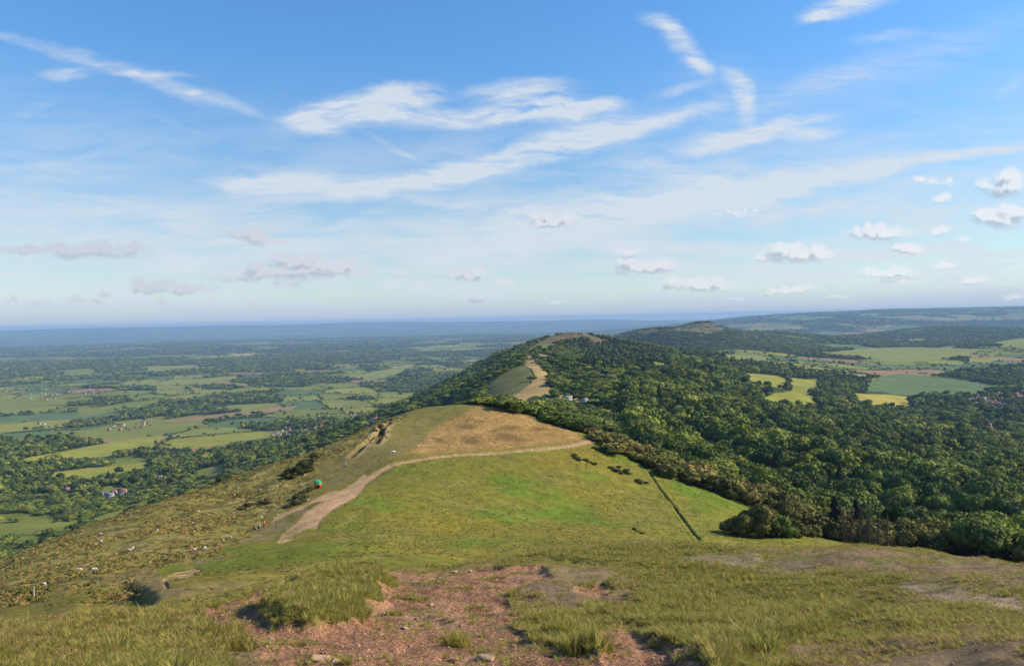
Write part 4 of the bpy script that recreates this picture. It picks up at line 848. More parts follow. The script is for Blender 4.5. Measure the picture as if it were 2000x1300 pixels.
def person(px, py, rz, jacket, trousers, hair, label, h=1., stride=.18, rmin=100, lean=0.):
    x, y, z = hit(px, py, rmin); e = empty('person', (x, y, z + CAMZ), math.radians(rz), h); tag(e, label, 'person')
    sk = plain_mat('skin', (.52, .33, .24), .6); f = stride
    hip, sh = (.0, 0, .95), (0, 0, 1.42); cs = [[(0, 0, .95, .15), (0, .0, 1.15, .135), (0, 0, 1.36, .15), (0, 0, 1.48, .06), (0, .01, 1.58, .065), (0, .01, 1.66, .092), (0, .01, 1.72, .07)], [(0, .01, 1.62, .09), (0, .105, 1.625, .014)]]
    cs[1] = [(0, .01, 1.66, .092), (0, .09, 1.63, .03), (0, .115, 1.615, .012)]
    for s, d in ((-1, 1), (1, -1)):
        cs.append([(0, 0, .95, .15), (s * .10, 0, .86, .095), (s * .11, d * f * .5 + .03, .50, .062), (s * .11, d * f, .10, .04), (s * .11, d * f + .12, .035, .035)])
        sx, a = s * .20, -d * .12
        cs.append([(0, 0, 1.36, .15), (sx, 0, 1.38, .062), (s * .26, a * .6, 1.12, .045), (s * .27, a + .10, .88, .032), (s * .27, a + .14, .82, .035)])
        cs.append([(0, .01, 1.66, .092), (s * .085, .0, 1.655, .016)])
    v, ed, r = chains(*cs); me = skin_mesh('person_body', v, ed, r, 1); body = link('body', me, e, sk)
    A = Acc()
    for s, d in ((-1, 1), (1, -1)):
        a = -d * .12
        for k in range(4): w_ = (k - 1.5) * .02; L_ = (.075, .085, .08, .06)[k]; v, q = tube([(s * .27 + w_ * .3, a + .15 + w_, .80), (s * .27 - s * .01, a + .16 + w_, .80 - L_ * .6), (s * .27 - s * .025, a + .15 + w_, .80 - L_)], [.010, .009, .006], 5); A.add(v, q)
        v, q = tube([(s * .27, a + .17, .83), (s * .25, a + .20, .79), (s * .24, a + .205, .76)], [.012, .010, .007], 5); A.add(v, q)
    link('fingers', A.mesh('person_fingers', True), body, sk)
    A = Acc()
    for s in (-1, 1): A.add(ICO[1][0] * .012 + (s * .032, .093, 1.665), ICO[1][1])
    link('eyes', A.mesh('person_eyes'), body, plain_mat('eye', (.03, .03, .03), .3))
    jc = [[(0, 0, .90, .165), (0, 0, 1.15, .16), (0, 0, 1.37, .17), (0, 0, 1.47, .08)]]; tc = []
    for s, d in ((-1, 1), (1, -1)):
        a = -d * .12; jc.append([(0, 0, 1.37, .17), (s * .20, 0, 1.385, .078), (s * .26, a * .6, 1.12, .062), (s * .27, a + .09, .90, .05)])
        tc.append([(0, 0, .93, .162), (s * .10, 0, .86, .11), (s * .11, d * f * .5 + .03, .50, .08), (s * .11, d * f, .12, .062)])
    v, ed, r = chains(*jc); link('jacket', skin_mesh('jacket', v, ed, r, 1), e, plain_mat('jacket_cloth', jacket, .85))
    v, ed, r = chains(*tc); link('trousers', skin_mesh('trousers', v, ed, r, 1), e, plain_mat('trouser_cloth', trousers, .85))
    hv = ICO[2][0] * (.104, .112, .115) + (0, -.015, 1.685); k = (hv[:, 2] > 1.69) | (hv[:, 1] < -.02); hf = ICO[2][1]; hf = hf[k[hf].all(1)]
    A = Acc(); A.add(hv, hf); link('hair', A.mesh('hair', True), e, plain_mat('hair', hair, .7))
    A = Acc()
    for s, d in ((-1, 1), (1, -1)): A.add(ICO[2][0] * (.05, .13, .05) + (s * .11, d * f + .06, .045), ICO[2][1])
    link('shoes', A.mesh('shoes', True), e, plain_mat('shoe', (.05, .045, .04), .6)); return e
p1 = person(675, 915, 200, (.20, .26, .34), (.10, .12, .16), (.08, .06, .05), 'walker in a blue grey jacket with a rucksack alone on the worn grass', 1.02, .16)
A = Acc(); A.add(ICO[2][0] * (.16, .11, .24) + (0, -.24, 1.22), ICO[2][1]); link('rucksack', A.mesh('rucksack', True), p1, plain_mat('rucksack_cloth', (.28, .33, .38), .8))
person(506, 1038, 150, (.62, .60, .56), (.025, .028, .05), (.10, .07, .05), 'walker in a pale top and navy trousers on the grass track', 1.02, .14)
person(517, 1031, 60, (.50, .09, .05), (.34, .10, .07), (.16, .10, .05), 'smaller walker dressed in red beside the one in a pale top', .86, .12)
# pushchair beside them
x, y, z = hit(497, 1037, 100); e = tag(empty('pushchair', (x, y, z + CAMZ), 2.4), 'dark framed pushchair standing left of the walker in navy trousers', 'pushchair')
DK = plain_mat('dark_metal', (.03, .03, .035), .4, metal=.3); CL = plain_mat('pushchair_cloth', (.10, .11, .08), .9)
A = Acc()
for s in (-.24, .24):
    for pts in (((-.35, s, .12), (.10, s, .55), (.45, s, 1.02)), ((.38, s, .12), (-.05, s, .55), (-.12, s, .75))): v, q = tube(pts, [.016] * 3, 6); A.add(v, q)
v, q = tube([(.45, -.24, 1.02), (.45, .24, 1.02)], [.02, .02], 6); A.add(v, q); v, q = tube([(-.35, -.24, .12), (-.35, .24, .12)], [.014, .014], 6); A.add(v, q); v, q = tube([(.38, -.24, .12), (.38, .24, .12)], [.014, .014], 6); A.add(v, q)
link('frame', A.mesh('pushchair_frame', True), e, DK)
for i, (a, s) in enumerate(((-.35, -.27), (-.35, .27), (.38, -.27), (.38, .27))):
    t = [(a + .12 * math.cos(k * .5236), s, .12 + .12 * math.sin(k * .5236)) for k in range(13)]; A = Acc(); v, q = tube(t, [.025] * 13, 6); A.add(v, q); v, q = tube([(a, s - .02, .12), (a, s + .02, .12)], [.03, .03], 8); A.add(v, q)
    for k in range(6): v, q = tube([(a, s, .12), (a + .12 * math.cos(k * 1.047), s, .12 + .12 * math.sin(k * 1.047))], [.006, .006], 4); A.add(v, q)
    link('wheel', A.mesh('pushchair_wheel'), e, DK)
A = Acc(); v, q = tube([(-.28, 0, .42), (.02, 0, .40), (.12, 0, .62), (.22, 0, .88)], [.16, .2, .2, .17], 10); A.add(v * (1, 1.1, 1), q); link('seat', A.mesh('pushchair_seat', True), e, CL)
A = Acc(); hv = ICO[2][0] * (.26, .25, .22) + (.10, 0, .86); hf = ICO[2][1]; k = hv[:, 2] > .84; A.add(hv, hf[k[hf].all(1)]); link('hood', A.mesh('pushchair_hood', True), e, CL)

# round pop-up tent, green above and red below
x, y, z = hit(621, 953, 100); e = tag(empty('tent', (x, y, z + CAMZ - .05), .2), 'round pop up tent, green above and red below, beside the gravel path', 'tent')
def lathe_part(prof, a0=0., a1=6.2832, n=28):
    v = []; q = []
    for i, (r, h) in enumerate(prof):
        for k in range(n + 1): t = a0 + (a1 - a0) * k / n; w = r * (1 + .03 * math.cos(6 * t)); v.append((w * math.cos(t), w * math.sin(t), h))
    for i in range(len(prof) - 1):
        for k in range(n): q.append((i * (n + 1) + k, i * (n + 1) + k + 1, (i + 1) * (n + 1) + k + 1, (i + 1) * (n + 1) + k))
    return np.array(v), np.array(q)
RT = plain_mat('red_tent_cloth', (.62, .035, .03), .55, .08, 2.); GT = plain_mat('green_tent_cloth', (.015, .30, .07), .55, .08, 2.); WT = plain_mat('pale_seam', (.7, .62, .58), .6)
pr = [(.92 * math.cos(t) ** .7, 1.02 + .98 * math.sin(t)) for t in np.linspace(-.95, 0, 9)]; A = Acc(); v, q = lathe_part(pr, -1.35 + .35, -1.35 + 6.283 - .35); A.add(v, q); link('wall', A.mesh('tent_wall', True), e, RT)
pr = [(.92 * max(math.cos(t), .0) ** .7, 1.05 + .98 * math.sin(t)) for t in np.linspace(0.03, 1.57, 10)]; A = Acc(); v, q = lathe_part(pr); A.add(v, q); link('canopy', A.mesh('tent_canopy', True), e, GT)
A = Acc(); v, q = tube([(.94 * math.cos(t), .94 * math.sin(t), 1.03) for t in np.linspace(0, 6.2832, 30)], [.035] * 30, 6); A.add(v, q)
for k in range(6):
    a = k * 1.047; v, q = tube([(.93 * math.cos(t) ** .7 * math.cos(a) * 1.035, .93 * math.cos(t) ** .7 * math.sin(a) * 1.035, 1.05 + .99 * math.sin(t)) for t in np.linspace(.02, 1.5, 9)], [.018] * 9, 5); A.add(v, q)
link('seam', A.mesh('tent_seam', True), e, WT)
pr = [(.80 * math.cos(t) ** .7, 1.02 + .98 * math.sin(t)) for t in np.linspace(-1.15, -.1, 7)]; A = Acc(); v, q = lathe_part(pr, -1.8, -.9, 8); A.add(v, q); link('door', A.mesh('tent_door', True), e, plain_mat('dark_door', (.03, .03, .03), .9))
# white slab bench
x, y, z = hit(767, 886, 100); e = tag(empty('bench', (x, y, z + CAMZ), .15), 'white stone slab bench alone on the grass left of the tan mound', 'bench'); WS = plain_mat('white_stone', (.75, .74, .70), .8)
A = Acc(); box(A, -.75, .75, -.28, .28, .40, .56); link('seat', A.mesh('bench_seat'), e, WS)
for s in (-.5, .5): A = Acc(); box(A, s - .16, s + .16, -.22, .22, -.1, .398); link('leg', A.mesh('bench_leg'), e, WS)
# wooden post at far left
x, y, z = hit(66, 1173, 60); A = Acc(); v, q = tube([(0, 0, -.3), (.01, 0, .5), (.02, .01, 1.15)], [.075, .07, .062], 8); A.add(v, q); A.add(ICO[1][0] * (.06, .06, .02) + (.02, .01, 1.15), ICO[1][1]); o = link('post', A.mesh('post', True), None, plain_mat('weathered_wood', (.38, .33, .25), .9)); o.location = (x, y, z + CAMZ); tag(o, 'pale weathered wooden post standing alone in the grass at far left', 'post')

# ------------------------------------------------------------------ gorse
M_GORSE = leaf_mat('leaf_gorse', (.034, .040, .012), (.10, .10, .026), transl=.05)
GP = []
for i in range(4): m = crown(600 + i, w=.62, lobes=9, ncard=900, cs=.035, core=1, low=-.15).mesh('gorse'); m.materials.append(M_GORSE); GP.append(m)
GORSE = [('in the upper dark patch on the bracken slope', 3.0, 2.2, ((612, 902), (604, 910), (596, 914), (588, 918), (578, 922), (568, 925), (560, 932), (618, 896), (607, 920), (598, 924), (588, 928), (574, 934))), ('in the dark row left of the round tent', 2.0, 1.3, ((606, 957), (598, 962), (590, 965), (584, 970), (578, 975), (596, 972), (572, 984), (582, 986), (590, 980), (566, 990))), ('in the thin dark streak above the walkers', 1.8, 1.0, ((520, 978), (508, 982), (496, 986), (484, 990), (474, 996), (514, 984), (524, 984))),
         ('near the path end at the top right of the green flank', 1.9, .9, ((1126, 896), (1132, 900), (1122, 892), (1152, 905), (1160, 908), (1146, 902), (1168, 880), (1178, 884), (1162, 876))), ('in the dark cluster halfway down beside the ditch', 2.0, 1., ((1198, 918), (1206, 922), (1214, 926), (1222, 922), (1210, 914), (1194, 914), (1228, 928), (1244, 942), (1252, 946), (1262, 944))), ('low on the green flank above the brow', 1.1, .5, ((1238, 1034), (1246, 1038), (1254, 1042))), ('on the ridge shoulder beside the sunken tracks', 1.6, 1., ((752, 826), (744, 834), (762, 822), (734, 846)))]
for L, w, h, pts in GORSE:
    for px, py in pts:
        x, y, z = hit(px, py, 60); o = link('gorse_bush', GP[random.randrange(4)]); s = random.uniform(.75, 1.2); o.location = (x, y, z + CAMZ - .05); o.rotation_euler = (0, 0, random.uniform(0, 6.28)); o.scale = (w * s, w * s, h * s * random.uniform(.8, 1.2)); tag(o, 'dark green gorse bush ' + L, 'bush', 'dark gorse bushes')

# ------------------------------------------------------------------ rocks
M_ROCK = plain_mat('pale_rock', (.42, .28, .17), .9, .3, 5.); M_ROCK2 = plain_mat('red_rock', (.33, .185, .11), .9, .3, 5.)
def rock_mesh(seed, mat, cuts=11, sub=3):
    R = np.random.default_rng(seed); v = ICO[sub][0].copy() * R.uniform(.75, 1.1, 3)
    for i in range(cuts):
        n = R.normal(size=3); n /= np.linalg.norm(n); d = R.uniform(.35, .62); k = v @ n; v = v - np.maximum(k - d, 0)[:, None] * n
    A = Acc(); A.add(v + R.normal(size=v.shape) * .015, ICO[sub][1]); m = A.mesh('rock'); m.materials.append(mat); return m
RK = [rock_mesh(700 + i, M_ROCK if i % 2 else M_ROCK2) for i in range(6)]
for px, py, s, k, L in ((946, 1289, .16, 1, 'large yellowish rock at the bottom edge in the red soil'), (962, 1284, .07, 3, 'small rock touching the right of the large yellowish one'), (632, 1290, .15, 1, 'long pale angular rock at the bottom edge'), (612, 1282, .08, 3, 'upright pale rock left of the long angular one'), (650, 1297, .10, 5, 'pale rock at the very bottom beside the long angular one'), (792, 1228, .09, 3, 'pale sharp rock in the middle of the red soil'), (812, 1210, .06, 1, 'small pale rock above the sharp one'), (842, 1184, .08, 5, 'flat pale rock in the upper red soil'),
                        (889, 1117, .12, 1, 'pale rock on the soil rim, left of two'), (918, 1116, .14, 3, 'broad pale rock on the soil rim, right of two'), (745, 1240, .06, 0, 'dark reddish stone on the left of the red soil'), (1005, 1262, .07, 2, 'reddish stone beside the right grass tussock'), (1068, 1282, .06, 4, 'reddish stone under the right tussock shadow'), (880, 1294, .09, 0, 'reddish flat stone at the bottom edge'), (530, 1248, .07, 2, 'dark stone left in the soil below the big tussock'), (700, 1262, .05, 4, 'little reddish stone in the lower left soil'), (1060, 1215, .05, 3, 'little pale stone right of the soil'), (1380, 1292, .06, 5, 'pale stone at the bottom of the right bare patch'), (415, 1162, .16, 3, 'pale stone in the green grass left of the gravel'), (1330, 1098, .10, 1, 'white stone on the brow grass'), (704, 842, .5, 5, 'pale outcrop beside the sunken tracks')):
    x, y, z = hit(px, py, 1.3 if py > 1090 else 60); o = link('rock', RK[k]); o.location = (x, y, z + CAMZ + s * .1); o.rotation_euler = (random.uniform(-.3, .3), random.uniform(-.3, .3), random.uniform(0, 6.28)); s *= .62; o.scale = (s * 1.35, s, s * .6); tag(o, L, 'rock', 'rocks on the bare ground')
SP = [rock_mesh(800 + i, M_ROCK if i in (1, 4) else M_ROCK2, 6, 1) for i in range(6)]
def polar_rand(n, r0, r1, a0=-.66, a1=.66, pw=1.6):
    a = rng.uniform(a0, a1, n); u = rng.random(n); r = (r0 ** (2 - pw) + u * (r1 ** (2 - pw) - r0 ** (2 - pw))) ** (1 / (2 - pw)); return r * np.sin(a), r * np.cos(a), r, a
def samp(F_, a, r): return interp2(AZ, LR, F_, a, np.log(r))
X, Y, r, a = polar_rand(60000, 5.2, 24); m = samp(soil_s, a, r) + .5 * samp(blur(pale, 2), a, r) + .12 * samp(dry, a, r); k = (rng.random(len(r)) < m * (.10 + .55 * sstep(-.2, .4, fbm(X, Y, .8, 2, 81)))); X, Y, r = X[k], Y[k], r[k]; n = len(r)
sz = rng.lognormal(-4.75, .5, n).clip(.004, .045) 
new_gn('gravel', SP, np.c_[X, Y, zat(X, Y) + CAMZ + sz * .1], rng.uniform(0, 6.28, (n, 3)), np.c_[sz, sz, sz * .75], rng.integers(0, 6, n), label='small loose reddish stones scattered on the bare red soil', cat='gravel')

# ------------------------------------------------------------------ grass and bracken
def grass_mat(name, c0, c1, c2):
    m, nt = new_mat(name); oi = N(nt, 'ShaderNodeObjectInfo'); ti = N(nt, 'ShaderNodeAttribute', attribute_name='tint'); geo = N(nt, 'ShaderNodeNewGeometry'); nz = N(nt, 'ShaderNodeTexNoise', {'Vector': geo.outputs['Position'], 'Scale': .9, 'Detail': 3.})
    f = mathn(nt, 'ADD', mathn(nt, 'MULTIPLY', oi.outputs['Random'], .45), mathn(nt, 'MULTIPLY_ADD', nz.outputs[0], 1.1, -.3), clamp=True)
    a = N(nt, 'ShaderNodeMix', {0: f, 6: (*c0, 1), 7: (*c1, 1)}, data_type='RGBA'); b = N(nt, 'ShaderNodeMix', {0: mathn(nt, 'POWER', ti.outputs['Fac'], 2.2), 6: a.outputs[2], 7: (*c2, 1)}, data_type='RGBA')
    bsdf_out(nt, b.outputs[2], .6, transl=.45, spec=.1); return m
def tuft(seed, nb=26, h=1., spread=.5, wid=.03, droop=.5):
    R = np.random.default_rng(seed); A = Acc()
    for i in range(nb):
        a = R.uniform(0, 6.28); q = R.uniform(0, .35) * spread; bx, by = q * math.cos(a), q * math.sin(a); b = a + R.normal() * .7; L = h * R.uniform(.5, 1.1); o = droop * L * R.uniform(.2, 1.)
        c = (math.cos(b), math.sin(b)); s = (-c[1] * wid, c[0] * wid); tt = R.random()
        v = [(bx - s[0], by - s[1], -.1), (bx + s[0], by + s[1], -.1), (bx + c[0] * o * .35 + s[0] * .8, by + c[1] * o * .35 + s[1] * .8, L * .55), (bx + c[0] * o * .35 - s[0] * .8, by + c[1] * o * .35 - s[1] * .8, L * .55), (bx + c[0] * o, by + c[1] * o, L)]
        A.add(v, [(0, 1, 2, 3)], tt); A.f3.append(np.array([(A.n - 3, A.n - 1, A.n - 2)]))
    return A.mesh('tuft')
MGR = grass_mat('grass_blades', (.155, .19, .028), (.34, .32, .05), (.60, .48, .17)); MGD = grass_mat('dry_grass_blades', (.27, .21, .05), (.42, .30, .10), (.55, .40, .17))
TG = [tuft(900 + i, 30, 1., 1.1, .03, 1.0) for i in range(5)] + [tuft(920 + i, 22, 1., 1.1, .03, 1.1) for i in range(3)]
for i, m in enumerate(TG): m.materials.append(MGR if i < 5 else MGD)
parts_ = []
for n0, r0, r1 in ((150000, 5.0, 30.), (9000, 30., 46.)):
    X, Y, r, a = polar_rand(n0, r0, r1, pw=1.35); so = samp(soil_s, a, r); lu = samp(lush, a, r); dr = samp(dry, a, r); pl = samp(blur(pale, 2), a, r); pt = samp(path, a, r)
    nn = fbm(X, Y, .7, 3, 91); dens = (.60 + .45 * lu - .42 * dr + .75 * nn) * (1 - sstep(.25, .6, so)) * (1 - .9 * pl) * (1 - pt) + .07 * (so > .5) * (nn > .0)
    k = rng.random(len(r)) < dens; X, Y, r, lu, dr, so, nn = (q[k] for q in (X, Y, r, lu, dr, so, nn))
    h = (.028 + .014 * lu - .008 * dr + .022 * nn).clip(.014, .3) * rng.lognormal(0, .38, len(X)) * (1 + .5 * ((so > .03) & (so < .5)))
    # the big tussock bank left of the soil, and the rough grass at lower left
    zs = samp(ZZ, np.arctan2(X, Y), r); px, py, _ = proj(X, Y, zs)
    h = h * (1 + .25 * samp(bank_s, np.arctan2(X, Y), r) + .2 * samp(bank2_s, np.arctan2(X, Y), r))
    ll = (px < 470) & (py > 1190); h = np.where(ll, h * 1.3 + .008, h)
    dd = (rng.random(len(X)) < .12 + .5 * dr + .25 * (nn < -.2) * (1 - lu) + .3 * ll * (fbm(X, Y, 1.2, 2, 92) > .05)); idx = np.where(dd, rng.integers(5, 8, len(X)), rng.integers(0, 5, len(X)))
    w = h * .8 + .045; parts_.append(np.c_[X, Y, zat(X, Y) + CAMZ - .005, w, w, h, idx])
P_ = np.concatenate(parts_)
# single tufts sitting on the soil and on its rims
for px, py, s, hh, m in ((893, 1262, .16, .19, 26), (1140, 1262, .22, .20, 40), (1110, 1235, .25, .18, 40), (1060, 1215, .22, .16, 30), (820, 1172, .10, .10, 8), (770, 1198, .12, .10, 10), (585, 1262, .10, .08, 8), (470, 1265, .2, .16, 26), (440, 1240, .2, .16, 26), (1020, 1200, .15, .12, 14), (960, 1130, .3, .08, 26), (900, 1150, .3, .07, 22), (850, 1140, .35, .07, 22), (1000, 1160, .25, .10, 20), (790, 1165, .25, .08, 16), (930, 1190, .2, .07, 12), (1370, 1285, .2, .12, 18), (1290, 1255, .15, .10, 12)):
    x, y, z = hit(px, py); q = rng.normal(size=(m, 2)) * s * .45
    P_ = np.r_[P_, np.c_[x + q[:, 0], y + q[:, 1], zat(x + q[:, 0], y + q[:, 1]) + CAMZ - .01, np.full(m, .11), np.full(m, .11), hh * rng.uniform(.6, 1.15, m), rng.integers(0, 7, m)]]
n = len(P_); new_gn('grass', TG, P_[:, :3], np.c_[rng.normal(size=n) * .12, rng.normal(size=n) * .12, rng.uniform(0, 6.28, n)], P_[:, 3:6], P_[:, 6].astype(int), label='short hill grass with green and straw coloured blades around the red soil', cat='grass')
# bracken and heath clumps over the left slope, coarse grass over the rest of the near hill
def clump(seed, cs=.16, n=70):
    R = np.random.default_rng(seed); A = Acc(); u = R.normal(size=(n, 3)); u /= np.linalg.norm(u, axis=1)[:, None]; u[:, 2] = abs(u[:, 2]); P = u * R.uniform(.6, 1., (n, 1)) * (1, 1, 1); v, f = cards(R, P, u + (0, 0, .3), cs, .5); A.add(v, f, np.repeat(R.random(n), 4))
    iv, if_ = ICO[1]; A.add(iv * (.78, .78, .8), if_, .25); return A.mesh('bracken_clump')
M_BR = leaf_mat('leaf_bracken', (.14, .125, .030), (.38, .295, .085), transl=.15); M_TU = leaf_mat('leaf_coarse_grass', (.165, .172, .028), (.27, .225, .055), transl=.2)
CB = [clump(950 + i) for i in range(4)]; CT = [clump(970 + i, .2, 40) for i in range(3)]
for m in CB: m.materials.append(M_BR)
for m in CT: m.materials.append(M_TU)
X, Y, r, a = polar_rand(120000, 55, 400, -.66, .02, pw=.9); br = samp(brack, a, r) * (1 - samp(path, a, r)); ho = samp(hollow, a, r); nn = fbm(X, Y, 5., 3, 93)
k = (rng.random(len(r)) < (br * (.20 + .5 * nn) + ho * .25)) & seen(X, Y, .5); X, Y, r, nn = X[k], Y[k], r[k], nn[k]; n = len(X); s = rng.uniform(.22, .48, n) * (1 + .5 * nn); print('bracken', n)
new_gn('bracken', CB, np.c_[X, Y, zat(X, Y) + CAMZ - .06], np.c_[np.zeros(n), np.zeros(n), rng.uniform(0, 6.28, n)], np.c_[s, s, s * rng.uniform(.5, .95, n)], rng.integers(0, 4, n), label='rough olive and brown bracken clumps covering the left slope', cat='bracken')
X, Y, r, a = polar_rand(60000, 200, 310, -.16, .12, pw=0.); mo = samp(blur(mound, 3), a, r); md_ = samp(np.clip(mdark, 0, 1), a, r); nn = fbm(X, Y, 4., 3, 97)
k = (rng.random(len(r)) < mo * (.45 + .6 * nn) * (1 - .7 * md_)) & seen(X, Y, .4); X, Y, r, nn = X[k], Y[k], r[k], nn[k]; n = len(X); s = rng.uniform(.12, .30, n); print('mound', n)
CM_ = [clump(990 + i, .2, 50) for i in range(3)]
for m in CM_: m.materials.append(leaf_mat('leaf_dead_bracken', (.32, .21, .08), (.66, .47, .20), transl=.1)) if m is CM_[0] else m.materials.append(CM_[0].materials[0])
new_gn('dead_bracken', CM_, np.c_[X, Y, zat(X, Y) + CAMZ - .06], np.c_[np.zeros(n), np.zeros(n), rng.uniform(0, 6.28, n)], np.c_[s, s, s * rng.uniform(.4, .8, n)], rng.integers(0, 3, n), label='tan dead bracken covering the round top of the near hill', cat='bracken')
X, Y, r, a = polar_rand(90000, 34, 330, -.55, .45, pw=1.0); nn = fbm(X, Y, 9., 3, 94); fm_ = samp(flm, a, r); bad = samp(brack, a, r) + samp(path, a, r) + samp(blur(mound, 1), a, r) * .6 + samp(soil_s, a, r)
k = (rng.random(len(r)) < (.10 + .35 * fm_ + .55 * nn) * (1 - bad)) & seen(X, Y, .4); X, Y, r, nn = X[k], Y[k], r[k], nn[k]; n = len(X); s = rng.uniform(.14, .34, n); print('coarse', n)
new_gn('coarse_grass', CT, np.c_[X, Y, zat(X, Y) + CAMZ - .04], np.c_[np.zeros(n), np.zeros(n), rng.uniform(0, 6.28, n)], np.c_[s, s, s * rng.uniform(.3, .6, n)], rng.integers(0, 3, n), label='low coarse grass tufts on the green flank of the hill', cat='grass')
# ------------------------------------------------------------------ light, air, sky
CLOUDC = (4.6, 5.0, 5.5, 1); CUMD = (2.9, 3.15, 3.9, 1); CUML = (5.8, 5.85, 6.0, 1)
SUN_EL, SUN_AZ = math.radians(31), math.radians(86)
sd = bpy.data.lights.new('sun', 'SUN'); sd.energy = 5.0; sd.angle = math.radians(.6); sd.color = (1., .86, .66)
so = bpy.data.objects.new('sun', sd); COL.objects.link(so)
sdir = Vector((math.sin(SUN_AZ) * math.cos(SUN_EL), math.cos(SUN_AZ) * math.cos(SUN_EL), math.sin(SUN_EL)))
so.rotation_euler = (-sdir).to_track_quat('-Z', 'Y').to_euler()
# the air: one closed box round the camera and everything on the ground
zt = max(float(Zw.max()), CAMZ) + 4; zb = float(Zw.min()) - 1; B_ = 39000.
A = Acc(); box(A, -B_, B_, -B_, B_, zb, zt); hz = link('haze', A.mesh('haze')); hz['kind'] = 'stuff'; hz['label'] = 'thin blue haze of the air over the plain'
HM, nt = new_mat('haze_air'); pv = N(nt, 'ShaderNodeVolumePrincipled', {'Color': (.36, .57, .90, 1), 'Density': 4.3e-5, 'Anisotropy': 0.}); ho = N(nt, 'ShaderNodeOutputMaterial'); nt.links.new(pv.outputs[0], ho.inputs['Volume']); hz.data.materials.append(HM)

W = bpy.data.worlds.new('World'); S.world = W; W.use_nodes = True; nt = W.node_tree; nt.nodes.clear()
sky = N(nt, 'ShaderNodeTexSky', sky_type='NISHITA'); sky.sun_disc = False; sky.sun_elevation = SUN_EL; sky.sun_rotation = SUN_AZ
sky.altitude = 400; sky.air_density = 1.0; sky.dust_density = .2; sky.ozone_density = 1.5
tc = N(nt, 'ShaderNodeTexCoord'); sx = N(nt, 'ShaderNodeSeparateXYZ', {0: tc.outputs['Generated']})
el = N(nt, 'ShaderNodeMapRange', {0: sx.outputs[2], 1: 0., 2: .42, 3: 0., 4: 1.}, interpolation_type='SMOOTHERSTEP')
tint = N(nt, 'ShaderNodeMix', {0: el.outputs[0], 6: (.66, .80, .87, 1), 7: (.60, 1.02, 1.34, 1)}, data_type='RGBA')
skc = N(nt, 'ShaderNodeVectorMath', {0: sky.outputs[0], 1: tint.outputs[2]}, operation='MULTIPLY')
# clouds live on the sky by direction: u = x / y, v = z / y
ay = mathn(nt, 'MAXIMUM', mathn(nt, 'ABSOLUTE', sx.outputs[1]), .05)
uv = N(nt, 'ShaderNodeCombineXYZ', {0: mathn(nt, 'DIVIDE', sx.outputs[0], ay), 1: mathn(nt, 'DIVIDE', sx.outputs[2], ay)})
K = 1510.
def uvof(px, py):
    d = FPX * F0 + (px - 1000) * CR + (650 - py) * CU; return d[0] / d[1], d[2] / d[1]
def warp(vec, sc, amp, det=3., stretch=1.):
    mp = N(nt, 'ShaderNodeMapping', {0: vec, 3: (1 / stretch, 1, 1)}); nz = N(nt, 'ShaderNodeTexNoise', {'Vector': mp.outputs[0], 'Scale': sc, 'Detail': det, 'Roughness': .6})
    s = N(nt, 'ShaderNodeVectorMath', {0: nz.outputs['Color'], 1: (.5, .5, .5)}, operation='SUBTRACT'); m = N(nt, 'ShaderNodeVectorMath', {0: s.outputs[0], 1: (amp * stretch ** .5, amp, 0)}, operation='MULTIPLY')
    return N(nt, 'ShaderNodeVectorMath', {0: vec, 1: m.outputs[0]}, operation='ADD').outputs[0]
def blobs(vec, L, lo=1.0, hi=0., comb='ADD', grow=1.):
    acc = None
    for bi, b in enumerate(L):
        if bi and bi % 10 == 0:       # keeps the node order sequential, the sum is unchanged
            vec = N(nt, 'ShaderNodeVectorMath', {0: acc, 1: (1e-9, 1e-9, 1e-9), 2: vec}, operation='MULTIPLY_ADD').outputs[0]
        cx, cy, a, w, ang, st = b; u, v = uvof(cx, cy)
        mp = N(nt, 'ShaderNodeMapping', {0: vec, 1: (u, v, 0), 2: (0, 0, math.radians(ang)), 3: (a * grow / K, w * grow / K, 1)}, vector_type='TEXTURE')
        ln = N(nt, 'ShaderNodeVectorMath', {0: mp.outputs[0]}, operation='LENGTH')
        mr = N(nt, 'ShaderNodeMapRange', {0: ln.outputs['Value'], 1: lo, 2: hi, 3: 0., 4: st})
        if comb == 'ADD': mr.interpolation_type = 'SMOOTHSTEP'
        acc = mr.outputs[0] if acc is None else mathn(nt, comb, acc, mr.outputs[0])
    return acc
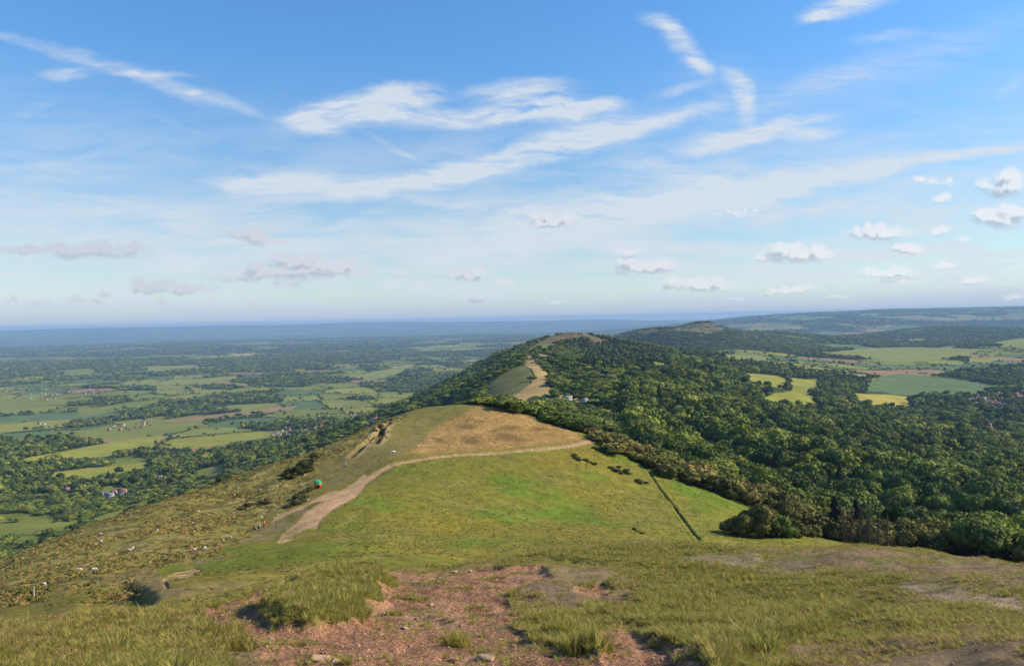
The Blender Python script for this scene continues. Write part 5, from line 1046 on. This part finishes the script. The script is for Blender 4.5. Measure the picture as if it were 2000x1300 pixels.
CIR = [(60, 80, 170, 13, -12, .28), (200, 125, 150, 15, -15, .36), (330, 165, 130, 20, -22, .46), (430, 193, 110, 15, -20, .34), (130, 141, 62, 17, 2, .5), (290, 143, 120, 9, -4, .3), (520, 225, 90, 12, -14, .16),
       (700, 220, 170, 42, 9, .72), (790, 190, 90, 30, 6, .75), (930, 225, 330, 26, 2, .85), (1090, 215, 150, 38, -6, .7), (1010, 178, 150, 24, 2, .62), (615, 250, 75, 22, -22, .72), (1170, 208, 70, 20, 8, .5), (640, 218, 100, 18, 12, .5),
       (520, 352, 150, 38, -4, .72), (650, 368, 170, 34, -6, .75), (760, 360, 140, 22, 4, .5), (880, 332, 220, 28, 15, .8), (1080, 285, 290, 34, 14, .95), (1270, 245, 190, 24, 13, .5), (1420, 200, 120, 22, 18, .25),
       (1300, 52, 62, 20, -24, .50), (1340, 95, 85, 30, -52, .50), (1372, 128, 50, 20, -52, .45), (1330, 180, 80, 14, 8, .28), (1462, 200, 55, 30, -82, .62), (1445, 165, 50, 26, -40, .35), (1400, 150, 120, 60, 0, .12),
       (1470, 262, 190, 24, 6, .72), (1560, 243, 90, 15, 6, .55), (1390, 280, 110, 18, 10, .5), (1600, 266, 75, 18, 4, .62), (1650, 20, 110, 26, 13, .85), (1600, 38, 60, 16, 20, .5), (1720, 76, 90, 16, 10, .32), (1740, 130, 420, 55, 19, .20), (1600, 170, 300, 30, 18, .16), (1980, 165, 60, 20, 40, .2),
       (1880, 306, 260, 14, 9, .6), (1700, 335, 320, 22, 9, .8), (1500, 360, 330, 40, 8, .9), (1200, 405, 450, 66, 8, .62), (1050, 450, 350, 66, 6, .6), (1000, 480, 240, 40, 8, .6), (1350, 390, 250, 30, 8, .35), (1650, 390, 300, 14, 10, .3), (1370, 338, 110, 32, -2, .48), (1260, 312, 90, 18, -4, .38), (1500, 430, 50, 60, -60, .35), (1440, 312, 60, 16, -10, .3),
       (330, 395, 220, 50, -8, .22), (260, 440, 330, 50, -4, .20), (90, 420, 220, 34, 0, .22), (430, 450, 220, 40, -14, .25), (80, 322, 220, 12, 10, .18), (700, 430, 150, 14, 18, .25), (880, 395, 200, 10, -7, .28), (770, 290, 90, 9, -24, .26), (880, 290, 120, 40, 16, .16), (600, 480, 380, 50, 0, .28), (300, 470, 400, 30, -2, .24), (1800, 440, 300, 26, 6, .26), (1700, 540, 500, 50, 0, .25), (60, 215, 80, 16, 20, .12), (40, 480, 300, 60, 0, .25), (350, 240, 90, 9, -22, .08)]
w1 = warp(warp(uv.outputs[0], 3.0, .05, 2.), 14., .022, 5.)
cir = blobs(w1, CIR, 1., .12, 'ADD', 1.12)
fm2 = N(nt, 'ShaderNodeMapping', {0: w1, 2: (0, 0, math.radians(-10)), 3: (3.2, 22., 1)}); fib = N(nt, 'ShaderNodeTexNoise', {'Vector': fm2.outputs[0], 'Scale': 1.7, 'Detail': 7., 'Roughness': .62, 'Distortion': .5})
rip = N(nt, 'ShaderNodeTexNoise', {'Vector': N(nt, 'ShaderNodeMapping', {0: w1, 2: (0, 0, math.radians(-14)), 3: (16., 95., 1)}).outputs[0], 'Scale': 1., 'Detail': 4., 'Roughness': .6})
fb = mathn(nt, 'ADD', mathn(nt, 'MULTIPLY', fib.outputs[0], .85), mathn(nt, 'MULTIPLY', rip.outputs[0], 1.35))      # about 1.1 in the middle
ci = mathn(nt, 'MULTIPLY', cir, mathn(nt, 'MULTIPLY_ADD', fb, 2.6, -1.8), clamp=True)
veil = N(nt, 'ShaderNodeMapRange', {0: sx.outputs[2], 1: .32, 2: .0, 3: 0., 4: .78}, interpolation_type='SMOOTHSTEP')
vn = N(nt, 'ShaderNodeMapRange', {0: fib.outputs[0], 1: .36, 2: .64, 3: .35, 4: 1.35}); vv = mathn(nt, 'MULTIPLY', veil.outputs[0], vn.outputs[0], clamp=True)
a1 = mathn(nt, 'ADD', mathn(nt, 'MULTIPLY', ci, .88), mathn(nt, 'MULTIPLY', vv, mathn(nt, 'SUBTRACT', 1., ci)), clamp=True)
c1 = N(nt, 'ShaderNodeMix', {0: a1, 6: skc.outputs[0], 7: CLOUDC}, data_type='RGBA')
# heaped clouds low over the horizon
CUM = [(40, 489, 75, 12, 0, 1), (190, 490, 145, 22, -1, 1), (120, 484, 50, 14, 0, 1), (497, 462, 58, 22, -8, 1), (540, 472, 30, 9, 0, 1), (560, 532, 195, 22, 2, 1), (590, 512, 70, 22, 10, 1), (650, 522, 60, 20, 0, 1), (700, 530, 40, 12, 0, .9), (790, 531, 50, 10, -5, .9), (615, 497, 16, 7, 0, .9), (300, 562, 60, 17, 0, 1), (370, 566, 70, 15, 0, 1), (205, 571, 26, 8, 0, .9), (560, 558, 34, 10, 0, .9), (1085, 430, 66, 19, 0, 1), (1060, 438, 40, 12, 0, 1), (70, 388, 30, 9, -20, .55), (1440, 418, 60, 8, -5, .5),
       (920, 538, 60, 15, 0, .8), (985, 550, 40, 11, -10, .85), (945, 575, 50, 7, 0, .8), (1265, 521, 85, 17, 4, 1), (1225, 493, 45, 11, 0, .9), (1300, 514, 36, 13, 0, 1), (1550, 497, 92, 22, 0, 1), (1530, 486, 40, 16, 0, 1), (1600, 496, 40, 16, 0, 1), (1490, 503, 30, 10, 0, .9), (1370, 555, 95, 17, -3, .9), (1310, 560, 40, 12, 0, .9), (1545, 566, 70, 11, 4, .95), (1720, 454, 85, 18, 0, .95), (1768, 484, 46, 18, -6, .95), (1835, 447, 30, 13, 0, .95), (1885, 466, 16, 7, 0, .8),
       (1950, 427, 70, 27, -6, 1), (1915, 415, 30, 16, 0, 1), (1970, 362, 62, 30, 8, 1), (1925, 358, 26, 14, 0, .9), (1843, 386, 22, 12, 0, .9), (1830, 356, 55, 12, -4, .6), (1740, 532, 85, 12, 0, .95), (1850, 516, 34, 10, -4, .95), (1905, 549, 42, 11, 0, .95), (1760, 548, 50, 8, 0, .7)]
for px, w, h in ((20, 30, 7), (70, 34, 10), (95, 20, 9), (150, 34, 10), (188, 34, 11), (318, 30, 10), (410, 40, 11), (497, 18, 8), (620, 34, 9), (765, 34, 8), (853, 16, 9), (935, 22, 8), (1095, 40, 7), (1190, 34, 7), (1440, 44, 7), (1640, 40, 6), (1980, 30, 8)):
    CUM.append((px, rng.uniform(590, 600) - h * .3 + (4 if px % 2 else -3) - px * .006, w * rng.uniform(.7, 1.3), h * rng.uniform(.7, 1.2), 0, rng.uniform(.4, .75)))
uv2 = N(nt, 'ShaderNodeVectorMath', {0: a1, 1: (1e-9, 1e-9, 1e-9), 2: uv.outputs[0]}, operation='MULTIPLY_ADD')
CR_ = random.Random(5)
for b in list(CUM):
    if b[2] >= 55 and b[1] < 575:
        for q in range(3): t = CR_.uniform(-.65, .6); hh = b[3] * CR_.uniform(.5, .85); CUM.append((b[0] + t * b[2], b[1] - b[3] * .55 * (1 - t * t), hh * 1.5, hh, 0, 1.))
cw = warp(warp(uv2.outputs[0], 30., .016, 3., 1.4), 80., .016, 5.)
D = blobs(cw, CUM, 1., 0., 'MAXIMUM'); off = N(nt, 'ShaderNodeVectorMath', {0: N(nt, 'ShaderNodeVectorMath', {0: D, 1: (1e-9, 1e-9, 1e-9), 2: cw}, operation='MULTIPLY_ADD').outputs[0], 1: (.0065, .0085, 0)}, operation='ADD'); D2_ = blobs(off.outputs[0], CUM, 1., 0., 'MAXIMUM')
cn = N(nt, 'ShaderNodeTexNoise', {'Vector': cw, 'Scale': 60., 'Detail': 5., 'Roughness': .65}); al = N(nt, 'ShaderNodeMapRange', {0: mathn(nt, 'MULTIPLY', mathn(nt, 'MULTIPLY_ADD', cn.outputs[0], .9, mathn(nt, 'ADD', D, -.45)), mathn(nt, 'MULTIPLY', D, 9., clamp=True)), 1: .0, 2: .72, 3: 0., 4: .78}, interpolation_type='SMOOTHSTEP')
lit = N(nt, 'ShaderNodeMapRange', {0: mathn(nt, 'SUBTRACT', D, D2_), 1: -.22, 2: .12, 3: 0., 4: 1.})
side_ = N(nt, 'ShaderNodeMapRange', {0: uv.outputs[0] and mathn(nt, 'DIVIDE', sx.outputs[0], ay), 1: -.5, 2: .45, 3: .35, 4: 1.})
ccol = N(nt, 'ShaderNodeMix', {0: mathn(nt, 'MULTIPLY', lit.outputs[0], side_.outputs[0]), 6: CUMD, 7: CUML}, data_type='RGBA')
hzn = N(nt, 'ShaderNodeMapRange', {0: sx.outputs[2], 1: .04, 2: .002, 3: 0., 4: .75}, interpolation_type='SMOOTHSTEP'); c1 = N(nt, 'ShaderNodeMix', {0: hzn.outputs[0], 6: c1.outputs[2], 7: (3.1, 3.75, 4.75, 1)}, data_type='RGBA')
c2 = N(nt, 'ShaderNodeMix', {0: al.outputs[0], 6: c1.outputs[2], 7: ccol.outputs[2]}, data_type='RGBA')
W.cycles.sampling_method = 'MANUAL'; W.cycles.sample_map_resolution = 256
bg = N(nt, 'ShaderNodeBackground', {'Color': c2.outputs[2], 'Strength': .116}); N(nt, 'ShaderNodeOutputWorld', {0: bg.outputs[0]})
S.view_settings.view_transform = 'Standard'; S.view_settings.look = 'None'; S.view_settings.exposure = .40; S.view_settings.gamma = 1
S.cycles.use_denoising = True; S.cycles.max_bounces = 4; S.cycles.diffuse_bounces = 2; S.cycles.volume_bounces = 1; S.cycles.transparent_max_bounces = 8
